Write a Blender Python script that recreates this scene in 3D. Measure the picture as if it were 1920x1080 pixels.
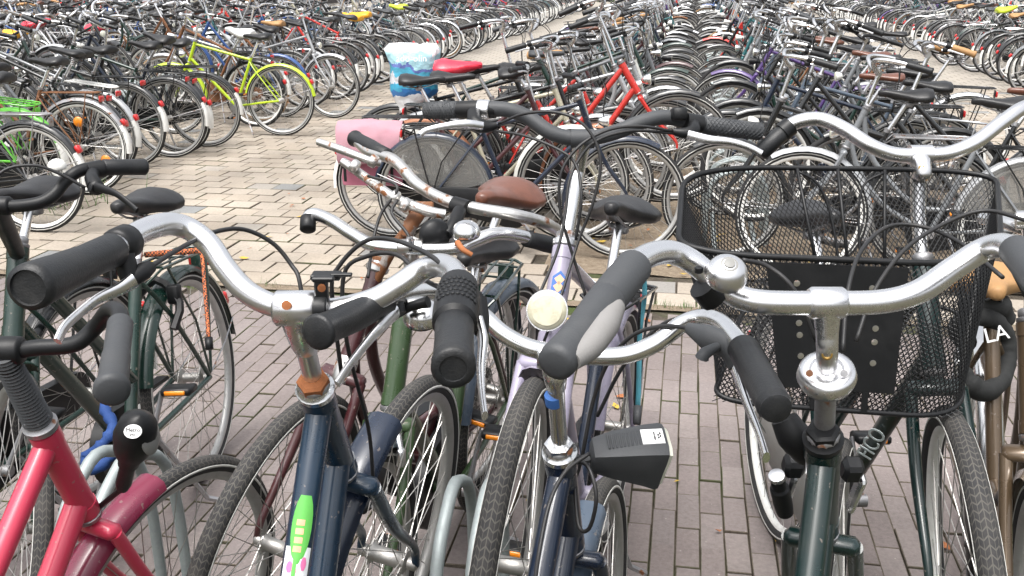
import bpy, math, random
from mathutils import Matrix, Vector
random.seed(7)
R_ = math.radians
SC = bpy.context.scene
COL = SC.collection
for o in list(bpy.data.objects):
    bpy.data.objects.remove(o)

# ------------------------------------------------------------------ camera, sky, sun, exposure
CAM_H, PITCH, YAWC, FPX = 1.6, R_(17.8), R_(9.84), 1867.0
cam = bpy.data.cameras.new('camera'); camo = bpy.data.objects.new('camera', cam); COL.objects.link(camo)
cam.sensor_width = 36.0; cam.lens = 36.0 * FPX / 1920.0
cam.clip_start = 0.05; cam.clip_end = 500
camo.location = (0, 0, CAM_H)
camo.rotation_euler = (math.pi / 2 - PITCH, 0, YAWC)
SC.camera = camo
w = bpy.data.worlds.new('World'); SC.world = w; w.use_nodes = True
nt = w.node_tree; nt.nodes.clear()
sky = nt.nodes.new('ShaderNodeTexSky'); sky.sky_type = 'NISHITA'; sky.sun_disc = False
sky.sun_elevation = R_(68); sky.sun_rotation = R_(200); sky.dust_density = 7.0; sky.ozone_density = 0.6
hs = nt.nodes.new('ShaderNodeHueSaturation'); hs.inputs['Saturation'].default_value = 0.22
bg = nt.nodes.new('ShaderNodeBackground'); bg.inputs['Strength'].default_value = 0.15
ow = nt.nodes.new('ShaderNodeOutputWorld')
nt.links.new(sky.outputs[0], hs.inputs['Color']); nt.links.new(hs.outputs[0], bg.inputs[0]); nt.links.new(bg.outputs[0], ow.inputs[0])
sl = bpy.data.lights.new('sun', 'SUN'); sl.energy = 0.9; sl.angle = R_(28); sl.color = (1, .97, .93)
so = bpy.data.objects.new('sun', sl); COL.objects.link(so)
so.rotation_euler = Vector((math.sin(R_(200)) * math.cos(R_(68)), math.cos(R_(200)) * math.cos(R_(68)), math.sin(R_(68)))).to_track_quat('Z', 'Y').to_euler()
SC.view_settings.view_transform = 'Standard'; SC.view_settings.look = 'None'
SC.view_settings.exposure = 1.10; SC.view_settings.gamma = 1; SC.view_settings.use_curve_mapping = False
SC.render.engine = 'CYCLES'

_c, _s, _cy, _sy = math.cos(PITCH), math.sin(PITCH), math.cos(YAWC), math.sin(YAWC)
def at(px, py, z):
    'the point of the place seen at that pixel of the photograph, z metres in front of the camera'
    u = (px - 960) / FPX; v = -(py - 540) / FPX
    X = u; Y = _c + v * _s; Z = -_s + v * _c
    return Vector((X * _cy - Y * _sy, X * _sy + Y * _cy, Z)) * z + Vector((0, 0, CAM_H))
def seen(p):
    d = (p[0], p[1], p[2] - CAM_H)
    X = d[0] * _cy + d[1] * _sy; Y = -d[0] * _sy + d[1] * _cy
    zc = Y * _c - d[2] * _s; yc = Y * _s + d[2] * _c
    if zc < .1: return (-9999, -9999, zc)
    return (960 + FPX * X / zc, 540 - FPX * yc / zc, zc)

# ------------------------------------------------------------------ materials
def N(t, k, **kw):
    n = t.nodes.new(k)
    for a, b in kw.items(): setattr(n, a, b)
    return n
def mat(name, col, rough=.5, metal=0., dirt=.25, dirtcol=(.06, .05, .04), scale=18., bump=0., bscale=200., coat=0., rust=0., trans=0., spec=.5, chip=0.):
    m = bpy.data.materials.new(name); m.use_nodes = True
    t = m.node_tree; b = t.nodes['Principled BSDF']
    tc = N(t, 'ShaderNodeTexCoord'); oi = N(t, 'ShaderNodeObjectInfo')
    mp = N(t, 'ShaderNodeMapping'); t.links.new(tc.outputs['Object'], mp.inputs['Vector'])
    sc_ = N(t, 'ShaderNodeVectorMath', operation='SCALE'); sc_.inputs[0].default_value = (7, 5, 9); t.links.new(oi.outputs['Random'], sc_.inputs['Scale'])
    t.links.new(sc_.outputs[0], mp.inputs['Location'])
    n1 = N(t, 'ShaderNodeTexNoise'); n1.inputs['Scale'].default_value = scale; n1.inputs['Detail'].default_value = 6; n1.inputs['Roughness'].default_value = .7
    t.links.new(mp.outputs[0], n1.inputs['Vector'])
    rp = N(t, 'ShaderNodeValToRGB'); rp.color_ramp.elements[0].position = .48; rp.color_ramp.elements[1].position = .78
    t.links.new(n1.outputs['Fac'], rp.inputs[0])
    mu = N(t, 'ShaderNodeMath', operation='MULTIPLY'); mu.inputs[1].default_value = dirt; t.links.new(rp.outputs[0], mu.inputs[0])
    mx = N(t, 'ShaderNodeMix', data_type='RGBA'); mx.inputs[6].default_value = (*col, 1); mx.inputs[7].default_value = (*dirtcol, 1)
    t.links.new(mu.outputs[0], mx.inputs[0])
    last = mx.outputs[2]
    if chip > 0:
        nc = N(t, 'ShaderNodeTexNoise'); nc.inputs['Scale'].default_value = 95; nc.inputs['Detail'].default_value = 3; t.links.new(mp.outputs[0], nc.inputs['Vector'])
        rc_ = N(t, 'ShaderNodeValToRGB'); rc_.color_ramp.elements[0].position = .67; rc_.color_ramp.elements[1].position = .70; rc_.color_ramp.elements[1].color = (chip, chip, chip, 1); t.links.new(nc.outputs['Fac'], rc_.inputs[0])
        mc = N(t, 'ShaderNodeMix', data_type='RGBA'); mc.inputs[7].default_value = (.24, .20, .17, 1); t.links.new(last, mc.inputs[6]); t.links.new(rc_.outputs[0], mc.inputs[0]); last = mc.outputs[2]
    if rust > 0:
        n2 = N(t, 'ShaderNodeTexNoise'); n2.inputs['Scale'].default_value = 34; n2.inputs['Detail'].default_value = 8; t.links.new(mp.outputs[0], n2.inputs['Vector'])
        r2 = N(t, 'ShaderNodeValToRGB'); r2.color_ramp.elements[0].position = .62 - rust * .3; r2.color_ramp.elements[1].position = .70 - rust * .3; t.links.new(n2.outputs['Fac'], r2.inputs[0])
        m2 = N(t, 'ShaderNodeMix', data_type='RGBA'); m2.inputs[7].default_value = (.17, .065, .022, 1); t.links.new(last, m2.inputs[6]); t.links.new(r2.outputs[0], m2.inputs[0]); last = m2.outputs[2]
        iv = N(t, 'ShaderNodeMath', operation='MULTIPLY_ADD'); iv.inputs[1].default_value = -metal; iv.inputs[2].default_value = metal; t.links.new(r2.outputs[0], iv.inputs[0]); t.links.new(iv.outputs[0], b.inputs['Metallic'])
    else:
        b.inputs['Metallic'].default_value = metal
    t.links.new(last, b.inputs['Base Color'])
    ra = N(t, 'ShaderNodeMapRange'); ra.inputs['To Min'].default_value = rough * .8; ra.inputs['To Max'].default_value = min(1, rough * 1.5 + .08); t.links.new(n1.outputs['Fac'], ra.inputs[0]); t.links.new(ra.outputs[0], b.inputs['Roughness'])
    b.inputs['Coat Weight'].default_value = coat; b.inputs['Coat Roughness'].default_value = .08
    b.inputs['Specular IOR Level'].default_value = spec
    if trans: b.inputs['Transmission Weight'].default_value = trans
    if bump > 0:
        nb = N(t, 'ShaderNodeTexNoise'); nb.inputs['Scale'].default_value = bscale; nb.inputs['Detail'].default_value = 4; t.links.new(tc.outputs['Object'], nb.inputs['Vector'])
        bp = N(t, 'ShaderNodeBump'); bp.inputs['Strength'].default_value = bump; bp.inputs['Distance'].default_value = .002; t.links.new(nb.outputs['Fac'], bp.inputs['Height']); t.links.new(bp.outputs[0], b.inputs['Normal'])
    return m
def paint(name, col, **k):
    d = dict(rough=.22, dirt=.3, chip=.5, dirtcol=tuple(.6 * c + .4 * g for c, g in zip(col, (.12, .105, .085))), coat=.5, scale=14); d.update(k)
    return mat(name, col, **d)
P = dict(
    black=paint('black_paint', (.008, .009, .010)), green=paint('dark_green_paint', (.006, .026, .019)), navy=paint('navy_paint', (.006, .013, .030)),
    grey=paint('grey_paint', (.16, .17, .18)), silver=paint('silver_paint', (.42, .43, .44), metal=.35), maroon=paint('maroon_paint', (.05, .014, .016)),
    red=paint('red_paint', (.50, .028, .02)), purple=paint('purple_paint', (.075, .04, .16)), white=paint('white_paint', (.62, .62, .58)),
    teal=paint('teal_paint', (.02, .11, .12)), lime=paint('lime_paint', (.40, .54, .012)), bright=paint('bright_green_paint', (.10, .42, .03)),
    blue=paint('blue_paint', (.025, .075, .24)), champagne=paint('champagne_paint', (.48, .45, .34), metal=.3), pinkred=paint('pinkish_red_paint', (.50, .034, .075), rough=.25),
    magenta=paint('magenta_paint', (.15, .010, .036)), lilac=paint('lilac_paint', (.30, .275, .36)), olive=paint('olive_green_paint', (.028, .055, .02)), tealdark=paint('dark_teal_paint', (.003, .016, .015)),
    deepblue=paint('deep_blue_paint', (.005, .022, .046)), bronze=paint('bronze_paint', (.10, .068, .04), metal=.4), slate=paint('slate_blue_paint', (.07, .095, .13)), rustbrown=paint('rusty_brown_paint', (.16, .07, .03), rust=.35, coat=0, rough=.6), orange=paint('orange_paint', (.62, .13, .015)))
CNAME = dict(black='black', green='dark green', navy='navy blue', grey='grey', silver='silver', maroon='maroon', red='red', purple='purple', white='white', teal='teal', blue='blue', champagne='champagne', rustbrown='rusty brown', slate='slate blue', orange='orange', lime='lime yellow', bright='bright green')
M = dict(
    chrome=mat('chrome', (.83, .83, .83), .13, 1., .35, (.42, .40, .37), 30), worn=mat('worn_chrome', (.72, .71, .69), .26, 1., .6, (.36, .32, .28), 26, rust=.18),
    alu=mat('brushed_aluminium', (.84, .84, .85), .21, 1., .3, (.5, .5, .5), 22), dull=mat('dull_steel', (.36, .36, .37), .42, .9, .5, (.15, .13, .11), 30, rust=.1),
    rusty=mat('rusty_steel', (.42, .40, .38), .5, .8, .6, (.2, .1, .05), 26, rust=.75), rust=mat('rust', (.30, .105, .035), .85, 0, .6, (.11, .045, .02), 60, bump=.5),
    galv=mat('galvanised_steel', (.34, .38, .38), .5, .55, .5, (.22, .25, .25), 30),
    rubber=mat('tyre_rubber', (.026, .026, .027), .75, 0, .55, (.085, .078, .07), 14, bump=.25, spec=.3), tan=mat('tan_sidewall_rubber', (.28, .17, .08), .8, 0, .4),
    plastic=mat('black_plastic', (.008, .0085, .0095), .34, 0, .25, (.03, .03, .03), 20, bump=.05, bscale=500, spec=.32), grip=mat('black_grip_rubber', (.011, .012, .0135), .36, 0, .45, (.045, .044, .042), 24, bump=.25, bscale=420, spec=.42),
    greygrip=mat('light_grey_grip_rubber', (.20, .195, .19), .6, 0, .35, (.16, .15, .14), 30, bump=.15, bscale=420), darkgrey=mat('dark_grey_rubber', (.042, .045, .049), .5, 0, .3, (.09, .09, .09), 24, bump=.15, bscale=400),
    saddle=mat('black_saddle_vinyl', (.011, .011, .012), .34, 0, .35, (.045, .043, .04), 16, bump=.25, bscale=260), leather=mat('brown_saddle_leather', (.125, .045, .026), .32, 0, .85, (.05, .022, .014), 14, bump=.2, bscale=160, coat=.25),
    tansaddle=mat('tan_saddle_leather', (.36, .20, .08), .5, 0, .4, (.2, .1, .05), 16), cable=mat('black_cable', (.014, .014, .015), .4, 0, .2),
    refl=mat('reflective_stripe', (.55, .55, .52), .45, 0, .4, (.3, .29, .27), 40), whitepl=mat('white_plastic', (.72, .72, .69), .4, 0, .35, (.4, .38, .33), 26), greypl=mat('grey_translucent_plastic', (.20, .20, .19), .35, 0, .5, (.25, .23, .2), 20),
    redl=mat('red_reflector', (.50, .012, .012), .22, 0, .2, coat=.6), amber=mat('amber_reflector', (.80, .24, .01), .25, 0, .15, coat=.6), lens=mat('clear_lamp_lens', (.68, .68, .58), .16, 0, .3, (.45, .43, .33), 30, coat=.8),
    cream=mat('yellowed_lamp_lens', (.52, .50, .38), .25, 0, .8, (.26, .22, .13), 42, coat=.6),
    rimsilver=mat('rim_aluminium', (.44, .44, .43), .4, .7, .45, (.3, .28, .25), 30), rimwhite=mat('pale_rim', (.76, .76, .73), .45, .1, .35, (.4, .37, .33), 30),
    spoke=mat('spoke_steel', (.46, .45, .43), .36, .85, .4, (.3, .26, .22), 60), bronzeg=mat('copper_mudguard', (.30, .13, .07), .35, .35, .3), 
    brass=mat('brass', (.55, .36, .12), .4, .9, .4), pannier=mat('pink_pannier_cloth', (.38, .205, .24), .8, 0, .35, (.55, .25, .32), 14, bump=.3, bscale=120), pannierd=mat('deep_pink_pannier_cloth', (.36, .115, .17), .8, 0, .3),
    redcover=mat('red_plastic_cover', (.66, .03, .06), .25, 0, .3, (.75, .22, .25), 12, bump=.9, bscale=40), yellowcover=mat('yellow_plastic_cover', (.80, .38, .02), .4, 0, .3, (.6, .25, .02), 14, bump=.7, bscale=40), limecover=mat('lime_plastic_cover', (.55, .66, .04), .4, 0, .2, bump=.6, bscale=40), whitecover=mat('white_plastic_cover', (.75, .75, .74), .35, 0, .3, (.45, .5, .6), 14, bump=.8, bscale=40),
    bluecloth=mat('blue_lock_cloth', (.012, .05, .19), .7, 0, .4, (.01, .02, .08), 30, bump=.7, bscale=70), cloth=mat('black_lock_cloth', (.014, .015, .015), .85, 0, .3, (.04, .04, .04), 20, bump=.6, bscale=60), tealstrap=mat('teal_strap', (.03, .15, .19), .8, 0, .4), orangestrap=None,
    greenleaf=mat('green_leaf', (.06, .12, .025), .6, 0, .5, (.03, .05, .01), 8), yellowleaf=mat('yellow_leaf', (.45, .30, .04), .6, 0, .5),
    decal=mat('pale_decal_print', (.55, .62, .62), .5, 0, .1), gold=mat('gold_decal_print', (.62, .52, .30), .4, 0, .1), white=mat('white_print', (.8, .8, .8), .5, 0, .1), black_print=mat('black_print', (.02, .02, .02), .5, 0, .1),
    stgreen=mat('green_sticker', (.10, .42, .07), .4, 0, .2), stwhite=mat('white_sticker', (.72, .75, .76), .4, 0, .2), storange=mat('orange_sticker', (.75, .40, .25), .45, 0, .2), stpink=mat('pink_print', (.68, .16, .35), .5, 0, .1), stblue=mat('blue_print', (.04, .13, .38), .5, 0, .1),
    wall=mat('dark_brick_wall', (.085, .075, .07), .9, 0, .5, (.04, .035, .035), 3, bump=.4, bscale=30))
M['skirt'] = mat('smoky_transparent_plastic', (.22, .22, .21), .35, 0, .6, (.16, .14, .12), 9); M['skirt'].node_tree.nodes['Principled BSDF'].inputs['Alpha'].default_value = .36
# woven strap
m = mat('woven_orange_black_strap', (.5, .12, .03), .8); M['orangestrap'] = m
t = m.node_tree; wv = N(t, 'ShaderNodeTexChecker'); wv.inputs['Scale'].default_value = 170; wv.inputs[1].default_value = (.55, .15, .05, 1); wv.inputs[2].default_value = (.03, .02, .02, 1)
t.links.new([n for n in t.nodes if n.type == 'TEX_COORD'][0].outputs['Object'], wv.inputs['Vector']); t.links.new(wv.outputs['Color'], t.nodes['Principled BSDF'].inputs['Base Color'])
# tyre tread with UV-driven relief (u runs round the tyre, v across it)
def tread(name, su, sv):
    m = mat(name, (.030, .030, .031), .72, 0, .5, (.10, .092, .083), 16, spec=.3)
    t = m.node_tree; uv = N(t, 'ShaderNodeUVMap'); mp = N(t, 'ShaderNodeMapping'); mp.inputs['Scale'].default_value = (su, sv, 1)
    t.links.new(uv.outputs[0], mp.inputs['Vector'])
    sp = N(t, 'ShaderNodeSeparateXYZ'); t.links.new(uv.outputs[0], sp.inputs[0])
    # herringbone grooves: u*su + |v-.5|*sv
    a = N(t, 'ShaderNodeMath', operation='SUBTRACT'); a.inputs[1].default_value = .5; t.links.new(sp.outputs['Y'], a.inputs[0])
    b_ = N(t, 'ShaderNodeMath', operation='ABSOLUTE'); t.links.new(a.outputs[0], b_.inputs[0])
    pp = N(t, 'ShaderNodeMath', operation='PINGPONG'); pp.inputs[1].default_value = .06; t.links.new(b_.outputs[0], pp.inputs[0])
    c1 = N(t, 'ShaderNodeMath', operation='MULTIPLY'); c1.inputs[1].default_value = sv; t.links.new(pp.outputs[0], c1.inputs[0])
    c2 = N(t, 'ShaderNodeMath', operation='MULTIPLY_ADD'); c2.inputs[1].default_value = su; t.links.new(sp.outputs['X'], c2.inputs[0]); t.links.new(c1.outputs[0], c2.inputs[2])
    fr = N(t, 'ShaderNodeMath', operation='FRACT'); t.links.new(c2.outputs[0], fr.inputs[0])
    g = N(t, 'ShaderNodeMath', operation='GREATER_THAN'); g.inputs[1].default_value = .22; t.links.new(fr.outputs[0], g.inputs[0])
    fr2 = N(t, 'ShaderNodeMath', operation='FRACT'); c3 = N(t, 'ShaderNodeMath', operation='MULTIPLY'); c3.inputs[1].default_value = 17; t.links.new(b_.outputs[0], c3.inputs[0]); t.links.new(c3.outputs[0], fr2.inputs[0])
    g2 = N(t, 'ShaderNodeMath', operation='GREATER_THAN'); g2.inputs[1].default_value = .12; t.links.new(fr2.outputs[0], g2.inputs[0])
    mn = N(t, 'ShaderNodeMath', operation='MULTIPLY'); t.links.new(g.outputs[0], mn.inputs[0]); t.links.new(g2.outputs[0], mn.inputs[1])
    # sidewalls stay plain
    sw = N(t, 'ShaderNodeMath', operation='GREATER_THAN'); sw.inputs[1].default_value = .24; t.links.new(b_.outputs[0], sw.inputs[0])
    mxx = N(t, 'ShaderNodeMath', operation='MAXIMUM'); t.links.new(mn.outputs[0], mxx.inputs[0]); t.links.new(sw.outputs[0], mxx.inputs[1])
    bp = N(t, 'ShaderNodeBump'); bp.inputs['Strength'].default_value = .9; bp.inputs['Distance'].default_value = .0022
    cm = N(t, 'ShaderNodeMix', data_type='RGBA'); cm.inputs[6].default_value = (.085, .08, .072, 1); t.links.new(mxx.outputs[0], cm.inputs[0])
    pb = t.nodes['Principled BSDF']; src = pb.inputs['Base Color'].links[0].from_socket; t.links.new(src, cm.inputs[7]); t.links.new(cm.outputs[2], pb.inputs['Base Color'])
    t.links.new(mxx.outputs[0], bp.inputs['Height']); t.links.new(bp.outputs[0], t.nodes['Principled BSDF'].inputs['Normal'])
    return m
M['tread'] = tread('treaded_tyre_rubber', 150, 9)

def paver_mat(name, cols, moss, scale):
    m = bpy.data.materials.new(name); m.use_nodes = True; t = m.node_tree; b = t.nodes['Principled BSDF']
    ge = N(t, 'ShaderNodeNewGeometry'); oi = N(t, 'ShaderNodeObjectInfo')
    ad = N(t, 'ShaderNodeMath', operation='ADD'); t.links.new(ge.outputs['Random Per Island'], ad.inputs[0]); t.links.new(oi.outputs['Random'], ad.inputs[1])
    fr = N(t, 'ShaderNodeMath', operation='FRACT'); t.links.new(ad.outputs[0], fr.inputs[0])
    rp = N(t, 'ShaderNodeValToRGB'); rp.color_ramp.interpolation = 'LINEAR'
    els = rp.color_ramp.elements
    while len(els) < len(cols): els.new(.5)
    for i, (p, c) in enumerate(cols): els[i].position = p; els[i].color = (*c, 1)
    t.links.new(fr.outputs[0], rp.inputs[0])
    n1 = N(t, 'ShaderNodeTexNoise'); n1.inputs['Scale'].default_value = scale; n1.inputs['Detail'].default_value = 8; n1.inputs['Roughness'].default_value = .75; t.links.new(ge.outputs['Position'], n1.inputs['Vector'])
    mr = N(t, 'ShaderNodeMapRange'); mr.inputs['From Min'].default_value = .25; mr.inputs['From Max'].default_value = .75; mr.inputs['To Min'].default_value = .72; mr.inputs['To Max'].default_value = 1.22; t.links.new(n1.outputs['Fac'], mr.inputs[0])
    n2 = N(t, 'ShaderNodeTexNoise'); n2.inputs['Scale'].default_value = 1.3; n2.inputs['Detail'].default_value = 5; t.links.new(ge.outputs['Position'], n2.inputs['Vector'])
    mr2 = N(t, 'ShaderNodeMapRange'); mr2.inputs['From Min'].default_value = .3; mr2.inputs['From Max'].default_value = .7; mr2.inputs['To Min'].default_value = .70; mr2.inputs['To Max'].default_value = 1.14; t.links.new(n2.outputs['Fac'], mr2.inputs[0])
    mm = N(t, 'ShaderNodeMath', operation='MULTIPLY'); t.links.new(mr.outputs[0], mm.inputs[0]); t.links.new(mr2.outputs[0], mm.inputs[1])
    vs = N(t, 'ShaderNodeVectorMath', operation='SCALE'); t.links.new(rp.outputs[0], vs.inputs[0]); t.links.new(mm.outputs[0], vs.inputs['Scale'])
    # pale specks of grit
    vo = N(t, 'ShaderNodeTexVoronoi'); vo.inputs['Scale'].default_value = 26; t.links.new(ge.outputs['Position'], vo.inputs['Vector'])
    lt = N(t, 'ShaderNodeMath', operation='LESS_THAN'); lt.inputs[1].default_value = .07; t.links.new(vo.outputs['Distance'], lt.inputs[0])
    ms = N(t, 'ShaderNodeMath', operation='MULTIPLY'); ms.inputs[1].default_value = .35; t.links.new(lt.outputs[0], ms.inputs[0])
    mx = N(t, 'ShaderNodeMix', data_type='RGBA'); mx.inputs[7].default_value = (.5, .47, .42, 1); t.links.new(vs.outputs[0], mx.inputs[6]); t.links.new(ms.outputs[0], mx.inputs[0])
    t.links.new(mx.outputs[2], b.inputs['Base Color'])
    b.inputs['Roughness'].default_value = .85; b.inputs['Specular IOR Level'].default_value = .25
    bp = N(t, 'ShaderNodeBump'); bp.inputs['Strength'].default_value = .5; bp.inputs['Distance'].default_value = .003; t.links.new(n1.outputs['Fac'], bp.inputs['Height']); t.links.new(bp.outputs[0], b.inputs['Normal'])
    return m
M['paver'] = paver_mat('pale_concrete_paver', [(0, (.285, .244, .198)), (.3, (.332, .288, .236)), (.6, (.308, .27, .226)), (.955, (.35, .308, .256)), (.97, (.20, .20, .195)), (1, (.18, .183, .183))], 0, 60)
M['brick'] = paver_mat('mauve_clinker_brick', [(0, (.182, .154, .147)), (.3, (.212, .180, .171)), (.6, (.198, .171, .165)), (.85, (.228, .197, .186)), (1, (.172, .147, .143))], 0, 70)
def soil_mat(name, c1, c2, c3, s):
    m = bpy.data.materials.new(name); m.use_nodes = True; t = m.node_tree; b = t.nodes['Principled BSDF']
    ge = N(t, 'ShaderNodeNewGeometry')
    n1 = N(t, 'ShaderNodeTexNoise'); n1.inputs['Scale'].default_value = s; n1.inputs['Detail'].default_value = 9; n1.inputs['Roughness'].default_value = .8; t.links.new(ge.outputs['Position'], n1.inputs['Vector'])
    rp = N(t, 'ShaderNodeValToRGB'); rp.color_ramp.elements[0].position = .35; rp.color_ramp.elements[0].color = (*c1, 1); rp.color_ramp.elements[1].position = .7; rp.color_ramp.elements[1].color = (*c2, 1); t.links.new(n1.outputs['Fac'], rp.inputs[0])
    n2 = N(t, 'ShaderNodeTexNoise'); n2.inputs['Scale'].default_value = 2.6; n2.inputs['Detail'].default_value = 6; t.links.new(ge.outputs['Position'], n2.inputs['Vector'])
    r2 = N(t, 'ShaderNodeValToRGB'); r2.color_ramp.elements[0].position = .5; r2.color_ramp.elements[1].position = .66; t.links.new(n2.outputs['Fac'], r2.inputs[0])
    mx = N(t, 'ShaderNodeMix', data_type='RGBA'); mx.inputs[7].default_value = (*c3, 1); t.links.new(rp.outputs[0], mx.inputs[6]); t.links.new(r2.outputs[0], mx.inputs[0])
    t.links.new(mx.outputs[2], b.inputs['Base Color']); b.inputs['Roughness'].default_value = .95; b.inputs['Specular IOR Level'].default_value = .1
    bp = N(t, 'ShaderNodeBump'); bp.inputs['Strength'].default_value = .8; bp.inputs['Distance'].default_value = .01; t.links.new(n1.outputs['Fac'], bp.inputs['Height']); t.links.new(bp.outputs[0], b.inputs['Normal'])
    return m
M['joint'] = soil_mat('mossy_joint_sand', (.05, .042, .034), (.11, .095, .075), (.055, .075, .025), 40)
M['edge'] = soil_mat('dirt_worn_edge', (.095, .078, .062), (.18, .155, .125), (.10, .105, .06), 50)
M['soil'] = soil_mat('bare_soil', (.13, .10, .072), (.29, .24, .18), (.19, .15, .11), 30)
# distant paving, courses too far off to tell apart
m = bpy.data.materials.new('distant_paving'); m.use_nodes = True; t = m.node_tree; b = t.nodes['Principled BSDF']
ge = N(t, 'ShaderNodeNewGeometry'); bt = N(t, 'ShaderNodeTexBrick'); bt.offset = .5; bt.inputs['Scale'].default_value = 1; bt.inputs['Brick Width'].default_value = .206; bt.inputs['Row Height'].default_value = .206; bt.inputs['Mortar Size'].default_value = .006
bt.inputs['Color1'].default_value = (.32, .288, .245, 1); bt.inputs['Color2'].default_value = (.28, .255, .222, 1); bt.inputs['Mortar'].default_value = (.09, .08, .06, 1)
t.links.new(ge.outputs['Position'], bt.inputs['Vector']); t.links.new(bt.outputs[0], b.inputs['Base Color']); b.inputs['Roughness'].default_value = .9
M['farpave'] = m

# ------------------------------------------------------------------ mesh helpers
def frames(pts, closed=False):
    n = len(pts); T = []
    for i in range(n):
        a = pts[(i - 1) % n] if (closed or i > 0) else pts[0]
        b = pts[(i + 1) % n] if (closed or i < n - 1) else pts[-1]
        d = b - a
        T.append(d.normalized() if d.length > 1e-9 else Vector((0, 0, 1)))
    up = Vector((0, 0, 1)) if abs(T[0].z) < .9 else Vector((1, 0, 0))
    X = (up - T[0] * up.dot(T[0])).normalized(); out = []
    for i in range(n):
        X = X - T[i] * X.dot(T[i])
        X = X.normalized() if X.length > 1e-6 else T[i].orthogonal().normalized()
        out.append((pts[i], X.copy(), T[i].cross(X), T[i]))
    return out
def spline(pts, n=6, closed=False):
    pts = [Vector(p) for p in pts]; L = len(pts)
    if L < 3: return pts
    out = []
    for i in range(L if closed else L - 1):
        p0 = pts[(i - 1) % L] if closed or i > 0 else pts[0] * 2 - pts[1]
        p1 = pts[i]; p2 = pts[(i + 1) % L]
        p3 = pts[(i + 2) % L] if closed or i < L - 2 else pts[-1] * 2 - pts[-2]
        for k in range(n):
            t = k / n
            out.append(.5 * ((2 * p1) + (p2 - p0) * t + (2 * p0 - 5 * p1 + 4 * p2 - p3) * t * t + (3 * p1 - p0 - 3 * p2 + p3) * t ** 3))
    if not closed: out.append(pts[-1])
    return out
class MB:
    def __init__(s): s.v = []; s.f = []; s.m = []; s.uv = {}
    def loft(s, rings, mi=0, closed=False, cap=True, uvs=False):
        b = len(s.v); k = len(rings[0]); n = len(rings)
        for r in rings: s.v += [tuple(p) for p in r]
        for i in range(n if closed else n - 1):
            i2 = (i + 1) % n
            for j in range(k):
                j2 = (j + 1) % k
                if uvs: s.uv[len(s.f)] = ((i / n, j / k), (i / n, (j + 1) / k), ((i + 1) / n, (j + 1) / k), ((i + 1) / n, j / k))
                s.f.append((b + i * k + j, b + i * k + j2, b + i2 * k + j2, b + i2 * k + j)); s.m.append(mi)
        if cap and not closed:
            s.f.append(tuple(b + j for j in range(k))[::-1]); s.m.append(mi)
            s.f.append(tuple(b + (n - 1) * k + j for j in range(k))); s.m.append(mi)
    def tube(s, pts, r, seg=8, n=0, closed=False, mi=0, flat=1., cap=True):
        pts = [Vector(p) for p in pts]
        rs = r if isinstance(r, (list, tuple)) else None
        if n:
            L = len(pts); pts = spline(pts, n, closed)
            if rs:
                full = []
                for i in range(len(pts)):
                    u = i / n; a = int(min(u, L - 1)); f_ = u - a; full.append(rs[a % L] * (1 - f_) + rs[min(a + 1, L - 1)] * f_)
                rs = full
        fr = frames(pts, closed); rings = []
        for i, (p, X, Y, T) in enumerate(fr):
            rr = rs[i] if rs else r
            rings.append([p + (X * math.cos(a) + Y * flat * math.sin(a)) * rr for a in (2 * math.pi * j / seg for j in range(seg))])
        s.loft(rings, mi, closed, cap)
    def ring(s, prof, seg, c=(0, 0, 0), mi=0, uvs=False, a0=0, a1=None):
        'closed profile of (radius, y) turned round the y axis'
        c = Vector(c); full = a1 is None
        angs = [2 * math.pi * i / seg for i in range(seg)] if full else [a0 + (a1 - a0) * i / seg for i in range(seg + 1)]
        s.loft([[c + Vector((r * math.cos(a), y, r * math.sin(a))) for r, y in prof] for a in angs], mi, full, True, uvs)
    def lathe(s, prof, o, d, seg=16, mi=0):
        o = Vector(o); d = Vector(d).normalized(); X = d.orthogonal().normalized(); Y = d.cross(X)
        s.loft([[o + d * h + (X * math.cos(a) + Y * math.sin(a)) * max(r, 1e-5) for a in (2 * math.pi * j / seg for j in range(seg))] for r, h in prof], mi)
    def box(s, c, size, r=.003, mat3=None, mi=0):
        hx, hy, hz = (a / 2 for a in size); r = min(r, hx * .9, hy * .9, hz * .9)
        def sec(x, ix, k):
            a, b = hy - ix, hz - ix; pts = [(a, b - k), (a - k, b), (-a + k, b), (-a, b - k), (-a, -b + k), (-a + k, -b), (a - k, -b), (a, -b + k)]
            return [Vector((x, y, z)) for y, z in pts]
        rings = [sec(-hx, r, r * .5), sec(-hx + r, 0, r), sec(hx - r, 0, r), sec(hx, r, r * .5)]
        c = Vector(c)
        s.loft([[c + (mat3 @ p if mat3 else p) for p in rg] for rg in rings], mi)
    def mesh(s, name, mats, sharp=1.25):
        me = bpy.data.meshes.new(name); me.from_pydata(s.v, [], s.f)
        for a in mats: me.materials.append(a)
        me.polygons.foreach_set('material_index', s.m)
        me.polygons.foreach_set('use_smooth', [True] * len(s.f))
        if s.uv:
            u = me.uv_layers.new(name='UVMap')
            for fi, cs in s.uv.items():
                p = me.polygons[fi]
                for li, c in zip(p.loop_indices, cs): u.data[li].uv = c
        me.update()
        me.set_sharp_from_angle(angle=sharp)
        return me
def link(name, me, parent=None, mtx=None, mat0=None):
    o = bpy.data.objects.new(name, me); COL.objects.link(o)
    if parent: o.parent = parent
    if mtx is not None: o.matrix_basis = mtx
    if mat0 is not None and me is not None:
        o.material_slots[0].link = 'OBJECT'; o.material_slots[0].material = mat0
    return o
def tag(o, label=None, cat=None, group=None, kind=None):
    if label: o['label'] = label
    if cat: o['category'] = cat
    if group: o['group'] = group
    if kind: o['kind'] = kind
    return o
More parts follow.
